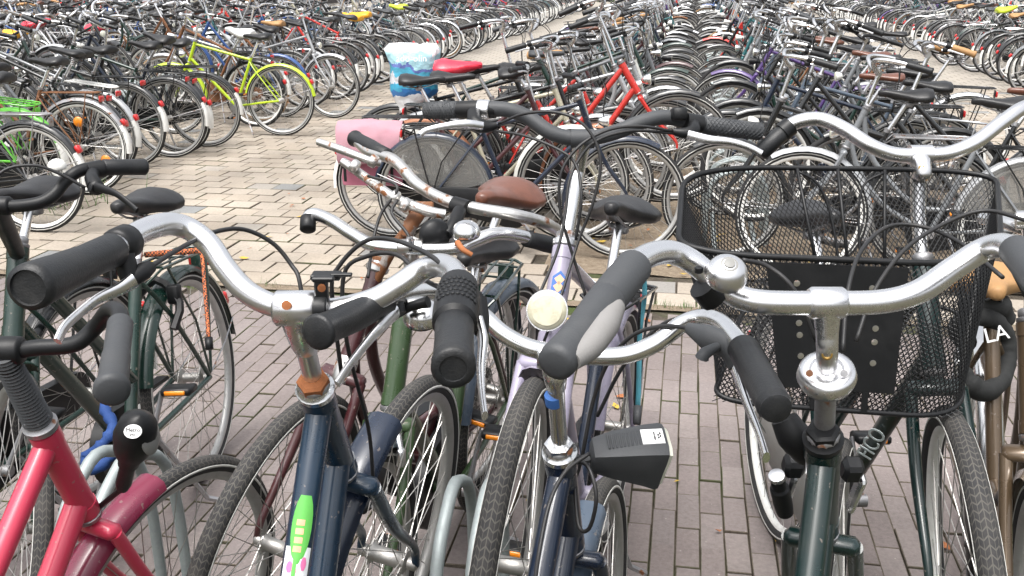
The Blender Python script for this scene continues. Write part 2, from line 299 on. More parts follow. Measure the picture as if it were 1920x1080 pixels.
def text_mesh(txt, size, m, ext=.0004):
    cu = bpy.data.curves.new('lettering', 'FONT'); cu.body = txt; cu.size = size; cu.extrude = ext; cu.align_x = 'CENTER'; cu.align_y = 'CENTER'; cu.resolution_u = 3
    o = bpy.data.objects.new('lettering', cu); COL.objects.link(o)
    dg = bpy.context.evaluated_depsgraph_get(); me = bpy.data.meshes.new_from_object(o.evaluated_get(dg)); bpy.data.objects.remove(o)
    me.materials.clear(); me.materials.append(m)
    return me
def basis(o, x, z):
    x = Vector(x).normalized(); z = Vector(z); z = (z - x * z.dot(x)).normalized(); y = z.cross(x)
    return Matrix(((x.x, y.x, z.x, o[0]), (x.y, y.y, z.y, o[1]), (x.z, y.z, z.z, o[2]), (0, 0, 0, 1)))

# ------------------------------------------------------------------ ground and paving
def plane(name, x0, y0, x1, y1, z, m, nx=1, ny=1, amp=0):
    v = []; f = []
    for j in range(ny + 1):
        for i in range(nx + 1):
            v.append((x0 + (x1 - x0) * i / nx, y0 + (y1 - y0) * j / ny, z + random.uniform(-amp, amp)))
    for j in range(ny):
        for i in range(nx):
            a = j * (nx + 1) + i; f.append((a, a + 1, a + nx + 2, a + nx + 1))
    me = bpy.data.meshes.new(name); me.from_pydata(v, [], f); me.materials.append(m)
    return tag(link(name, me), kind='structure')
plane('ground', -150, -20, 150, 300, -.016, M['joint'])
plane('distant_pavement', -60, 15.05, 60, 110, -.002, M['farpave'])
plane('soil_bed', -.75, 5.28, 2.2, 15, -.006, M['soil'], 24, 60, .006)
def block(w_, d_, h=.035, b=.0045):
    x, y = w_ / 2, d_ / 2
    v = [(-x, -y, -h), (x, -y, -h), (x, y, -h), (-x, y, -h), (-x, -y, -b * .7), (x, -y, -b * .7), (x, y, -b * .7), (-x, y, -b * .7), (-x + b, -y + b, 0), (x - b, -y + b, 0), (x - b, y - b, 0), (-x + b, y - b, 0)]
    f = [(8, 9, 10, 11)]
    for i in range(4):
        j = (i + 1) % 4; f += [(i, j, 4 + j, 4 + i), (4 + i, 4 + j, 8 + j, 8 + i)]
    return v, f
def paving(name, part, cells, w_, d_, m, n_ind=300, bev=.004):
    root = bpy.data.objects.new(name, None); COL.objects.link(root); tag(root, kind='structure')
    v, f = block(w_, d_, b=bev); me = bpy.data.meshes.new(part); me.from_pydata(v, [], f); me.materials.append(m); me.materials.append(M['edge'])
    me.polygons.foreach_set('material_index', [0] + [1] * 8); vis = []
    for (x, y) in cells:
        q = seen((x, y, 0))
        if -120 < q[0] < 2040 and -60 < q[1] < 1180: vis.append((q[2], x, y))
    vis.sort(); V = []; F = []
    for i, (d, x, y) in enumerate(vis):
        mt = Matrix.Translation((x + random.uniform(-.0015, .0015), y + random.uniform(-.002, .002), random.uniform(-.004, .001))) @ Matrix.Rotation(random.uniform(-.012, .012), 4, 'Z') @ Matrix.Rotation(random.uniform(-.012, .012), 4, 'X') @ Matrix.Rotation(random.uniform(-.012, .012), 4, 'Y')
        if i < n_ind: link(part, me, root, mt)
        else:
            b = len(V); V += [tuple(mt @ Vector(p)) for p in v]; F += [tuple(b + k for k in q) for q in f]
    if V:
        me2 = bpy.data.meshes.new(part + '_field'); me2.from_pydata(V, [], F); me2.materials.append(m); me2.materials.append(M['edge']); me2.polygons.foreach_set('material_index', ([0] + [1] * 8) * (len(F) // 9))
        tag(link(part + '_field', me2, root), kind='stuff')
    return root
EDGE = 4.70
cells = []
for i in range(-70, 70):
    x = i * .0715
    for j in range(-2, 30):
        y = j * .206 + (.103 if i % 2 else 0) + random.uniform(-.004, .004)
        if y + .1 < EDGE: cells.append((x, y))
paving('brick_pavement', 'brick', cells, .069, .2025, M['brick'], bev=.0025)
cells = []
for j in range(0, 52):
    y = EDGE + .16 + j * .2055
    for i in range(-62, 34):
        x = i * .2055 + (.10275 if j % 2 else 0)
        if y < 15 and not (-.8 < x < 2.25 and y > 5.24): cells.append((x, y))
paving('paver_aisle', 'paver', cells, .200, .200, M['paver'])
# strip of grit and moss where the two pavings meet, with tufts of grass
plane('soil_strip', -9, EDGE - .01, 9, EDGE + .075, -.004, M['soil'], 120, 1, .004)
gb = MB()
for (gx, gy, n) in ((.06, 4.745, 60), (-.06, 4.75, 34), (-1.3, 4.74, 20), (.9, 4.75, 26), (-2.1, 4.74, 22), (.35, 6.1, 20), (-4.9, 6.1, 260), (-4.6, 6.3, 160)):
    for k in range(n):
        sp_ = .05 if n < 100 else .28
        x = gx + random.gauss(0, sp_); y = gy + random.gauss(0, sp_ * .4); h = random.uniform(.012, .04) * (1 if n < 100 else 7); a = random.uniform(0, 6.3); wd = .0018 * (1 if n < 100 else 2)
        dx, dy = math.cos(a), math.sin(a); b = len(gb.v)
        gb.v += [(x - dy * wd, y + dx * wd, -.01), (x + dy * wd, y - dx * wd, -.01), (x + dx * h * .5, y + dy * h * .5, h)]; gb.f.append((b, b + 1, b + 2)); gb.m.append(0)
tag(link('grass', gb.mesh('grass', [M['greenleaf']])), 'short green grass sprouting from soil between the paving', 'grass', kind='stuff')
lb = MB()
for k in range(130):
    p = (random.uniform(-.7, 1.3), random.uniform(5.3, 6.3)) if k < 44 else (random.uniform(-3.4, 1.8), random.uniform(2.2, 9))
    a = random.uniform(0, 6.3); l = random.uniform(.012, .035); b = len(lb.v)
    for q, (u, h) in enumerate(((-1, 0), (-.3, .45), (.5, .4), (1, 0), (.4, -.4), (-.4, -.42))):
        lb.v.append((p[0] + l * (u * math.cos(a) - h * math.sin(a)), p[1] + l * (u * math.sin(a) + h * math.cos(a)), .006 + random.uniform(0, .008)))
    lb.f.append(tuple(range(b, b + 6))); lb.m.append(k % 2)
tag(link('leaf_litter', lb.mesh('leaf_litter', [M['yellowleaf'], M['rust']])), 'dry leaves and crumbs scattered over soil and pavers', 'leaf litter', kind='stuff')

# ------------------------------------------------------------------ bicycle parts (local frame: x forward, z up, origin where the rear wheel meets the ground)
V3 = Vector
RA, BB, ST = V3((0, 0, .345)), V3((.46, 0, .285)), V3((.29, 0, .72))
HT, HB, FA, CL = V3((.83, 0, .92)), V3((.91, 0, .72)), V3((1.11, 0, .345)), V3((.795, 0, 1.10))
AX = V3((-.371, 0, .9285)); SDL = V3((.19, 0, .98)); SAX = V3((-.30, 0, .954)).normalized()
LOD = {0: dict(t=14, w=80, ty=14, sp=36, n=8), 1: dict(t=7, w=40, ty=8, sp=32, n=4), 2: dict(t=5, w=24, ty=5, sp=16, n=3)}
CACHE = {}
def cached(fn):
    def g(*a):
        k = (fn.__name__,) + a
        if k not in CACHE: CACHE[k] = fn(*a)
        return CACHE[k]
    return g
@cached
def m_tyre(l, fat, stripe):
    L = LOD[l]; mb = MB(); r = .0215 if fat else .0185; rc = .347 - r; n = L['ty']
    mb.ring([(rc + r * math.cos(2 * math.pi * j / n + math.pi), r * .95 * math.sin(2 * math.pi * j / n + math.pi)) for j in range(n)], L['w'], uvs=(l == 0))
    if stripe and l < 2:
        for s in (-1, 1):
            mb.ring([(rc - .002, s * (r * .955)), (rc + .0028, s * (r * .95)), (rc + .0028, s * (r * .95 + .0008)), (rc - .002, s * (r * .955 + .0008))], L['w'], mi=1)
    return mb.mesh('tyre', [M['tread'] if l == 0 else M['rubber'], M['refl']], 2)
@cached
def m_rim(l):
    mb = MB(); mb.ring([(.318, -.0125), (.318, .0125), (.306, .0115), (.297, .004), (.297, -.004), (.306, -.0115)], LOD[l]['w'])
    return mb.mesh('rim', [M['rimsilver']], 1.0)
@cached
def m_spokes(l, front):
    mb = MB(); n = LOD[l]['sp']; r = .0011 if l == 0 else (.00125 if l == 1 else .0018)
    mb.lathe([(.006, -.06), (.012, -.056), (.012, -.048), (.018 if not front else .012, -.04), (.030 if not front else .022, -.036), (.030 if not front else .022, -.031), (.016, -.026), (.016, .026), (.030 if not front else .022, .031), (.030 if not front else .022, .036), (.012, .042), (.012, .056), (.006, .06)], (0, 0, 0), (0, 1, 0), 6 + 6 * (l == 0))
    hr = .028 if not front else .020
    for i in range(n):
        a = 2 * math.pi * i / n; s = 1 if i % 2 else -1; off = .9 * (1 if (i // 2) % 2 else -1)
        p0 = V3((hr * math.cos(a + off), s * .033, hr * math.sin(a + off))); p1 = V3((.298 * math.cos(a), s * .003, .298 * math.sin(a)))
        mb.tube([p0, p1], r, 3, cap=False)
    return mb.mesh('spokes', [M['spoke']], 1.0)
def arcpath(ax0, ax1, n, r, c=(0, 0, 0)):
    return [V3((c[0] + r * math.cos(a), c[1], c[2] + r * math.sin(a))) for a in (ax0 + (ax1 - ax0) * i / n for i in range(n + 1))]
GSEC = [(-.031, -.020), (-.026, -.004), (-.012, .003), (.012, .003), (.026, -.004), (.031, -.020), (.0295, -.020), (.0245, -.005), (.011, .0012), (-.011, .0012), (-.0245, -.005), (-.0295, -.020)]
def guard(mb, a0, a1, n, mi=0, R=.362, k=1.):
    mb.loft([[V3(((R + h) * math.cos(a), y * k, (R + h) * math.sin(a))) for y, h in GSEC] for a in (R_(a0 + (a1 - a0) * i / n) for i in range(n + 1))], mi)
@cached
def m_guard(l, rear, short):
    mb = MB(); n = LOD[l]['w'] // 3
    if rear: guard(mb, 12, 172, n); ends = (160,) if l < 2 else ()
    elif short: guard(mb, 96, 140, n // 2); ends = ()
    else: guard(mb, 60, 196, n); ends = (184,) if l < 2 else ()
    for e in ends:
        for s in (-1, 1):
            a = R_(e); mb.tube([V3((0, s * .058, 0)), V3((.2 * math.cos(a), s * .05, .2 * math.sin(a))), V3((.352 * math.cos(a), s * .031, .352 * math.sin(a)))], .0026, 4, mi=1)
    return mb.mesh('mudguard', [P['black'], M['dull']], 1.0)
@cached
def m_tip(l, rear):
    mb = MB(); n = max(3, LOD[l]['w'] // 14)
    if rear: guard(mb, 152, 186, n, R=.3635, k=1.03)
    else: guard(mb, 58, 70, max(2, n // 2), R=.3635, k=1.03)
    return mb.mesh('mudguard_tip', [M['whitepl']], 1.0)
@cached
def m_frame(l, kind, thick):
    L = LOD[l]; t = L['t']; mb = MB(); k = 1.25 if thick else 1.; n = L['n']
    mb.tube([HB - AX * .0, HT - AX * .01], .0182 * k, t); mb.tube([BB, ST + (ST - BB).normalized() * .05], .0148 * k, t)
    if l < 2:
        mb.tube([HT - AX * .035, HT - AX * .01], .0195 * k, t); mb.tube([HB, HB + AX * .025], .0195 * k, t)
    ht2, hb2 = HT - AX * .035, HB + AX * .035
    if kind == 'dia':
        mb.tube([ST + SAX * .02, ht2], .0135 * k, t); mb.tube([hb2, BB], .0155 * k, t)
    elif kind == 'oma':
        mb.tube([ht2, V3((.80, 0, .70)), V3((.66, 0, .52)), V3((.52, 0, .42)), V3((.415, 0, .41))], .0145 * k, t, n=n); mb.tube([hb2, V3((.84, 0, .60)), V3((.70, 0, .42)), BB], .0145 * k, t, n=n)
    else:
        mb.tube([ht2, V3((.395, 0, .46))], .0145 * k, t); mb.tube([hb2, BB], .0160 * k, t)
    mb.tube([BB - V3((0, .035, 0)), BB + V3((0, .035, 0))], .021, t)
    for s in (-1, 1):
        mb.tube([V3((.44, s * .026, .288)), V3((.25, s * .048, .315)), V3((0, s * .06, .345))], .009, max(5, t - 3), n=2 if l < 2 else 0)
        mb.tube([ST + V3((.0, s * .014, .0)), V3((.2, s * .05, .60)), V3((0, s * .06, .345))], .0072, max(4, t - 4), n=2 if l < 2 else 0)
    if l < 2:
        mb.lathe([(.021, 0), (.024, .003), (.024, .009), (.019, .011), (.021, .014), (.021, .024), (.016, .028)], HT - AX * .01, AX, t, 1)
        mb.lathe([(.021, 0), (.025, -.003), (.024, -.011), (.019, -.014)][::-1], HB, AX, t, 1)
        mb.tube([ST + SAX * .045, ST + SAX * .066], .0175, t, mi=1)
    return mb.mesh('frame', [P['black'], M['dull']], 1.0)
@cached
def m_fork(l):
    L = LOD[l]; t = L['t']; mb = MB(); cr = HB - AX * .018
    mb.tube([HB, cr - AX * .02], .0165, t)
    mb.box(cr - AX * .018, (.036, .108, .026), .008, Matrix.Rotation(math.atan2(.371, .9285), 3, 'Y') @ Matrix.Identity(3))
    for s in (-1, 1):
        a = cr - AX * .02 + V3((0, s * .046, 0)); d = V3((1.10, s * .052, .40))
        mb.tube([a, a * .5 + d * .5 + V3((-.012, s * .003, -.004)), d, FA + V3((0, s * .055, 0))], [.0125, .0115, .0085, .0075], max(5, t - 2), n=L['n'])
    return mb.mesh('fork', [P['black']], 1.0)
@cached
def m_stem(l):
    mb = MB(); t = LOD[l]['t']; c = CL + V3((-.01, 0, -.002))
    mb.tube([HT - AX * .08, c - AX * .03], .0112, t); mb.tube([c - AX * .035, c - AX * .005, c + V3((.012, 0, .006))], [.0125, .0155, .0165], t)
    mb.tube([CL + V3((0, -.024, 0)), CL + V3((0, .024, 0))], .0185, t)
    return mb.mesh('stem', [M['alu']], 1.2)
BARS = dict(
    dutch=[(0, 0, 0), (.006, .05, .0), (.03, .11, .025), (.042, .17, .058), (.02, .228, .07), (-.05, .262, .064), (-.13, .282, .046), (-.21, .296, .026)],
    flat=[(0, 0, 0), (.002, .06, 0), (.004, .12, .008), (-.01, .2, .02), (-.035, .26, .022), (-.07, .33, .02)],
    wide=[(0, 0, 0), (.03, .04, .02), (.05, .12, .05), (.02, .2, .065), (-.05, .26, .05), (-.1, .285, .035), (-.17, .3, .015)])
def barpts(kind, s): return [CL + V3((x, s * y, z)) for x, y, z in BARS[kind]]
@cached
def m_bar(l, kind):
    mb = MB(); mb.tube(barpts(kind, -1)[::-1][:-1] + barpts(kind, 1), .0112, LOD[l]['t'], n=LOD[l]['n'])
    return mb.mesh('handlebar', [M['chrome']], 1.2)
@cached
def m_grip(l, kind, s):
    mb = MB(); b = barpts(kind, s); e = b[-1]; d = (b[-1] - b[-2]).normalized(); L_ = .115
    mb.lathe([(.0135, 0), (.0172, .004), (.0168, .03), (.0178, .06), (.0165, L_ - .01), (.019, L_), (.019, L_ + .006), (.014, L_ + .01)], e - d * L_, d, LOD[l]['t'])
    return mb.mesh('grip', [M['grip']], 1.0)
@cached
def m_lever(l, kind, s):
    mb = MB(); b = barpts(kind, s); e = b[-1]; d = (b[-1] - b[-2]).normalized(); side = V3((-d.y, d.x, 0)).normalized() * s
    q = e - d * .135; t = LOD[l]['t']
    mb.tube([q - d * .012, q + d * .012], .017, t, mi=1); mb.box(q + V3((.012, 0, -.02)), (.03, .02, .026), .005, mi=1)
    f = V3((.03, 0, -.012)) if kind != 'dutch' else V3((.014, -s * .03, -.016))
    p = [q + V3((.012, 0, -.022)), q + f + V3((0, 0, -.012)), q + f + d * .05, q + f + d * .09, q + f * .95 + d * .115]
    mb.tube(p, [.006, .006, .0055, .006, .0065], max(5, t - 2), n=LOD[l]['n'], flat=.6)
    return mb.mesh('brake_lever', [M['alu'], M['plastic']], 1.0)
@cached
def m_bell(l):
    mb = MB(); mb.lathe([(.004, -.012), (.010, -.01), (.012, 0), (.026, .003), (.0265, .01), (.022, .021), (.012, .028), (.001, .030)], CL + V3((.012, .09, .028)), V3((-.3, .1, 1)), 10 + 6 * (l == 0))
    return mb.mesh('bell', [M['chrome']], 1.0)
def sadsec(x, hw, z, dr, n=12):
    out = []
    for j in range(n):
        a = 2 * math.pi * j / n; c, s_ = math.cos(a), math.sin(a)
        y = hw * (abs(c) ** .8) * (1 if c >= 0 else -1)
        zz = z + (.012 * s_ if s_ > 0 else dr * s_) - .35 * abs(y) * (abs(y) / .1)
        out.append(V3((x, y, zz)))
    return out
SADS = dict(comfort=[(-.125, .05, -.002, .035), (-.12, .085, .006, .05), (-.085, .102, .012, .055), (-.04, .094, .004, .05), (.01, .06, -.006, .042), (.06, .036, -.006, .036), (.11, .025, -.002, .03), (.142, .018, -.006, .022), (.15, .008, -.012, .01)],
            slim=[(-.12, .04, .002, .025), (-.115, .068, .008, .035), (-.08, .078, .01, .04), (-.03, .062, .004, .034), (.03, .034, 0, .03), (.09, .022, 0, .028), (.135, .017, -.002, .02), (.148, .007, -.008, .01)])
@cached
def m_saddle(l, kind, springs):
    mb = MB(); n = {0: 20, 1: 12, 2: 8}[l]; secs = SADS[kind]
    if l == 0:
        # finer stations
        ss = []
        for i in range(len(secs) - 1):
            for q in range(3): ss.append(tuple(a + (b - a) * q / 3 for a, b in zip(secs[i], secs[i + 1])))
        secs = ss + [secs[-1]]
    mb.loft([[p + SDL for p in sadsec(*s_, n)] for s_ in secs])
    if l < 2:
        for s in (-1, 1):
            mb.tube([SDL + V3((-.10, s * .05, -.05)), SDL + V3((-.03, s * .024, -.062)), SDL + V3((.05, s * .02, -.05)), SDL + V3((.12, s * .01, -.025))], .0035, 5, n=2, mi=1)
            if springs:
                mb.tube([SDL + V3((-.085 + .014 * math.cos(q * 1.05), s * .055 + .014 * math.sin(q * 1.05), -.035 - q * .0022)) for q in range(28)], .0028, 4, mi=1)
        mb.box(SDL + V3((-.01, 0, -.066)), (.035, .05, .026), .004, mi=1)
    return mb.mesh('saddle', [M['saddle'], M['dull']], 1.3)
@cached
def m_post(l):
    mb = MB(); mb.tube([ST + SAX * .02, SDL + V3((-.005, 0, -.05))], .0125, LOD[l]['t'])
    return mb.mesh('seat_post', [M['alu']], 1.2)
@cached
def m_rack(l, wide):
    mb = MB(); t = 6 if l < 2 else 4; k = 1.3 if wide else 1; z = .745; r = .0052 if l < 2 else .006
    w_ = .058 * k
    loop = [(.235, -w_, z), (.05, -w_, z), (-.13, -w_, z), (-.165, -w_ * .5, z), (-.165, w_ * .5, z), (-.13, w_, z), (.05, w_, z), (.235, w_, z)]
    mb.tube(loop, r, t)
    for y in (-.022 * k, .022 * k): mb.tube([(.24, y, z), (-.165, y, z)], r * .7, t)
    for x in (.2, .02, -.1): mb.tube([(x, -w_, z - .002), (x, w_, z - .002)], r * .7, t)
    for s in (-1, 1):
        mb.tube([(-.09, s * w_, z), (-.075, s * .062, .65), (-.005, s * .064, .36)], r * .9, t); mb.tube([(.2, s * w_, z), (.06, s * .064, .55), (0, s * .064, .36)], r * .8, t)
        mb.tube([(.235, s * w_, z), (.285, s * .016, .70)], r * .8, t)
    if l < 2: mb.box((-.168, 0, z - .045), (.006, .05, .06), .002)
    return mb.mesh('luggage_rack', [P['black']], 1.0)
@cached
def m_crank(l):
    mb = MB(); t = 20 if l < 2 else 10
    mb.lathe([(.02, 0), (.088, .0), (.092, .0015), (.088, .003), (.02, .003)], BB + V3((0, -.046, 0)), (0, -1, 0), t)
    for s, d in ((-1, V3((.105, 0, -.128))), (1, V3((-.105, 0, .128)))):
        a = BB + V3((0, s * .058, 0)); mb.tube([a, a + d + V3((0, s * .008, 0))], [.013, .0095], 6, flat=.6); mb.lathe([(.017, -.012), (.017, .012)], a, (0, 1, 0), 8)
    return mb.mesh('crank_set', [M['dull']], .9)
@cached
def m_pedal(l, s):
    mb = MB(); d = V3((.105, 0, -.128)) if s < 0 else V3((-.105, 0, .128)); c = BB + V3((0, s * .115, 0)) + d
    mb.box(c, (.062, .088, .022), .005)
    if l < 2:
        for e in (-1, 1): mb.box(c + V3((e * .033, 0, 0)), (.006, .06, .013), .002, mi=1)
    return mb.mesh('pedal', [M['plastic'], M['amber']], .8)
@cached
def m_chain(l, case):
    mb = MB(); n = 10 if l < 2 else 5; y0, y1 = -.030, -.066
    a = RA + V3((-.02, 0, 0)); ra, rb = (.062, .115) if case else (.05, .105)
    def outline(k):
        pts = [V3((RA.x - (ra - k) * math.sin(q), 0, RA.z + (ra - k) * math.cos(q))) for q in (math.pi * i / n for i in range(n + 1))] if case else [V3((.10, 0, RA.z + ra - .012 - k * 0)), V3((.10, 0, RA.z + ra * .55))]
        if case: pts += [V3((BB.x + (rb - k) * math.sin(q), 0, BB.z - (rb - k) * math.cos(q))) for q in (math.pi * i / n for i in range(n + 1))]
        else: pts += [V3((BB.x - .05, 0, BB.z + .072))] + [V3((BB.x + (rb - k) * math.sin(q), 0, BB.z + (rb - k) * math.cos(q))) for q in (math.pi * (.85 - .85 * i / n) for i in range(n + 1))]
        return pts
    o = outline(0); i_ = outline(.006)
    mb.loft([[p + V3((0, y0, 0)) for p in o], [p + V3((0, y1 + .004, 0)) for p in o], [p + V3((0, y1, 0)) for p in i_]])
    return mb.mesh('chain_guard', [M['plastic']], .9)
@cached
def m_lamp(l, kind):
    mb = MB(); c = HB + V3((.075, 0, .07)); d = V3((1, 0, -.06)); n = 8 + 8 * (l == 0)
    if kind == 'round':
        mb.lathe([(.004, -.045), (.02, -.038), (.033, -.012), (.037, .006), (.036, .01)], c, d, n); mb.lathe([(.0345, .008), (.033, .014), (.02, .018), (.001, .02)], c, d, n, 1)
    else:
        mb.lathe([(.004, -.08), (.016, -.075), (.022, -.04), (.031, -.005), (.032, .012)], c, d, n); mb.lathe([(.029, .01), (.02, .016), (.001, .018)], c, d, n, 1)
    mb.tube([c + V3((-.03, 0, -.01)), HB + V3((.018, 0, .04))], .006, 5)
    return mb.mesh('headlight', [M['chrome'], M['lens']], 1.0)
@cached
def m_rear(l):
    mb = MB(); a = R_(150); c = V3((.378 * math.cos(a), 0, .345 + .378 * math.sin(a))); mb.box(c, (.028, .042, .05), .006, Matrix.Rotation(R_(28), 3, 'Y'))
    return mb.mesh('rear_light', [M['redl']], .8)
@cached
def m_rackrefl(l):
    mb = MB(); mb.box((-.178, 0, .70), (.012, .075, .042), .005); return mb.mesh('rear_reflector', [M['redl']], .8)
@cached
def m_cables(l, kind):
    mb = MB()
    for s in (-1, 1):
        b = barpts(kind, s)[-1]; d = (barpts(kind, s)[-1] - barpts(kind, s)[-2]).normalized(); q = b - d * .14
        mb.tube([q + V3((.012, -s * .01, -.02)), q + V3((.10, -s * .06, .02)), CL + V3((.14, s * .06, -.02)), CL + V3((.13, s * .01, -.14)), HB + V3((.03, s * .015, .05))], .0028, 5, n=4)
    return mb.mesh('brake_cable', [M['cable']], 2)
@cached
def m_stand(l):
    mb = MB(); mb.tube([BB + V3((-.08, .03, .01)), BB + V3((-.19, .12, -.24))], .008, 5); mb.tube([BB + V3((-.19, .12, -.24)), BB + V3((-.215, .16, -.262))], .008, 5); return mb.mesh('kickstand', [M['dull']], 1)
@cached
def m_ringlock(l):
    mb = MB(); mb.tube([V3((.2 + .02, .062, .56)), V3((.175, .07, .63)), V3((.16, 0, .70)), V3((.175, -.07, .63)), V3((.22, -.062, .56))], .013, 6, n=3); mb.box((.168, .055, .655), (.03, .04, .06), .006); return mb.mesh('ring_lock', [M['plastic']], 1)
@cached
def m_skirt(l):
    mb = MB(); n = 10
    for s in (-1, 1):
        o = [V3((.35 * math.cos(a), s * .045, .345 + .35 * math.sin(a))) for a in (R_(15 + 120 * i / n) for i in range(n + 1))] + [V3((-.06, s * .05, .42)), V3((.06, s * .05, .40)), V3((.19, s * .05, .40))]
        mb.loft([[p + V3((0, -.001, 0)) for p in o], [p + V3((0, .001, 0)) for p in o]])
    return mb.mesh('skirt_guard', [M['skirt']], .8)

def root_matrix(X, Y, yaw, pit, lean):
    return Matrix.Translation((X, Y, 0)) @ Matrix.Rotation(yaw, 4, 'Z') @ Matrix.Rotation(-pit, 4, 'Y') @ Matrix.Rotation(lean, 4, 'X')
class Bike: pass
def bike(label, X, Y, yaw, pit=0, lean=0, steer=0, l=1, group=None, col=P['black'], kind='dia', thick=False, guards='black', tip=True, frontguard=True, short=False, bar='dutch', barm=None, gripm=None,
         seat=None, sad='comfort', springs=False, sdz=0, cdz=0, rack=True, rackm=None, rackw=False, chain='case', chainm=None, lamp='round', lampm=None, rear=True, stripe=True, fat=False, rimm=None, bell=False, lock=False, skirt=False, name='bicycle', stem=True, frontwheel=True, stemm=None, cables=True, forkm=None, stand=True, saddle=True, post=True, tyrem=None):
    b = Bike(); b.W = root_matrix(X, Y, yaw, pit, lean)
    r = bpy.data.objects.new(name, None); COL.objects.link(r); r.matrix_basis = b.W; r.empty_display_size = .1; b.root = r
    tag(r, label, 'bicycle', group or 'bicycles in the bicycle park')
    b.S = Matrix.Translation(HB) @ Matrix.Rotation(steer, 4, AX) @ Matrix.Translation(-HB)
    gm = P.get(guards) if isinstance(guards, str) and guards in P else (M.get(guards) if isinstance(guards, str) else guards)
    b.frame = link('frame', m_frame(l, kind, thick), r, None, col)
    b.fork = link('fork', m_fork(l), r, b.S, forkm or col)
    for nm, c, S, fr in (('front_wheel', FA, b.S, True), ('rear_wheel', RA, Matrix(), False)):
        if fr and not frontwheel: continue
        wm = link(nm, m_spokes(l, fr), r, S @ Matrix.Translation(c) @ Matrix.Rotation(random.uniform(0, 6.28), 4, 'Y'))
        link('tyre', m_tyre(l, fat, stripe), wm, None, tyrem); link('rim', m_rim(l), wm, None, rimm)
        if fr: b.fw = wm
        else: b.rw = wm
    if guards:
        g = link('mudguard', m_guard(l, True, False), r, Matrix.Translation(RA), gm)
        if tip: link('mudguard_tip', m_tip(l, True), g)
        if frontguard: b.fg = link('mudguard', m_guard(l, False, short), r, b.S @ Matrix.Translation(FA), gm)
    CS = b.S @ Matrix.Translation(AX * cdz); b.CS = CS
    if stem: link('stem', m_stem(l), r, CS, stemm or (M['chrome'] if random.random() < .5 else None))
    if bar:
        b.bar = link('handlebar', m_bar(l, bar), r, CS, barm)
        for s in (-1, 1):
            link('grip', m_grip(l, bar, s), b.bar, None, gripm)
            if l < 2 and kind != 'oma': link('brake_lever', m_lever(l, bar, s), b.bar)
        if bell: link('bell', m_bell(l), b.bar)
        if l < 2 and cables and kind != 'oma': link('brake_cable', m_cables(l, bar), r, CS)
    SZ = Matrix.Translation(SAX * sdz)
    if saddle: link('saddle', m_saddle(l, sad, springs), r, SZ, seat)
    if post: link('seat_post', m_post(l), r, SZ)
    if rack:
        rk = link('luggage_rack', m_rack(l, rackw), r, None, rackm)
        if rear and l < 2 and random.random() < .6: link('rear_reflector', m_rackrefl(l), rk)
    if l < 2 or random.random() < .5:
        ck = link('crank_set', m_crank(l), r)
        for s in (-1, 1): link('pedal', m_pedal(l, s), ck)
    if chain: link('chain_guard', m_chain(l, chain == 'case'), r, None, chainm)
    if lamp: link('headlight', m_lamp(l, lamp), r, b.S, lampm)
    if rear and guards: link('rear_light', m_rear(l), r)
    if lock and l < 2: link('ring_lock', m_ringlock(l), r)
    if stand and l < 2: link('kickstand', m_stand(l), r)
    if skirt: link('skirt_guard', m_skirt(l), r)
    b.inv = b.W.inverted()
    return b

# ------------------------------------------------------------------ rows of parked bicycles
ORD = 'first second third fourth fifth sixth seventh eighth ninth tenth eleventh twelfth thirteenth fourteenth fifteenth sixteenth seventeenth eighteenth nineteenth twentieth'.split()
ORD += ['twenty-' + o for o in ORD[:9]] + ['thirtieth'] + ['thirty-' + o for o in ORD[:9]]
KN = dict(dia='crossbar', oma='curved-frame', step='step-through')
rnd = random.Random(21)
def spec(rng):
    col = rng.choices(['black', 'green', 'navy', 'grey', 'silver', 'maroon', 'red', 'purple', 'white', 'teal', 'blue', 'champagne', 'rustbrown', 'slate', 'orange'],
                      [32, 12, 9, 11, 11, 5, 3, 1.5, 3, 6, 3, 4, 4, 7, 1])[0]
    g = rng.choices(['black', col, 'silver', 'chrome', 'dull'], [8, 3, .6, .5, .6])[0]
    return dict(cname=col, col=P[col], kind=rng.choices(['dia', 'oma', 'step'], [4, 3, 4])[0], guards=g, tip=rng.random() < .75, bar=rng.choices(['dutch', 'flat', 'wide'], [5, 2, 3])[0],
                barm=rng.choices([None, M['alu'], M['worn'], M['plastic']], [4, 4, 2, 1])[0], gripm=rng.choices([None, M['darkgrey'], M['tansaddle']], [8, 3, 1])[0],
                seat=rng.choices([None, M['darkgrey'], M['leather'], M['tansaddle']], [14, 3, 2, 1])[0], sad=rng.choice(['comfort', 'comfort', 'slim']), springs=rng.random() < .4, sdz=rng.uniform(-.05, .06), cdz=rng.uniform(-.04, .09),
                rack=rng.random() < .85, rackm=rng.choices([None, M['dull'], M['chrome']], [7, 3, 1])[0], chain=rng.choices(['case', 'guard', None], [4, 3, 1])[0], chainm=rng.choices([None, M['greypl'], P[col]], [6, 1, 2])[0],
                lamp=rng.choices(['round', 'torch', None], [4, 3, 3])[0], lampm=rng.choice([None, M['plastic'], M['whitepl']]), rear=rng.random() < .8, stripe=rng.random() < .7, fat=rng.random() < .15, rimm=rng.choices([None, M['rimwhite'], M['dull']], [5, 3, 2])[0],
                bell=rng.random() < .4, lock=rng.random() < .5, skirt=rng.random() < .06, tyrem=M['tan'] if rng.random() < .05 else None)
PI = math.pi
slots = []
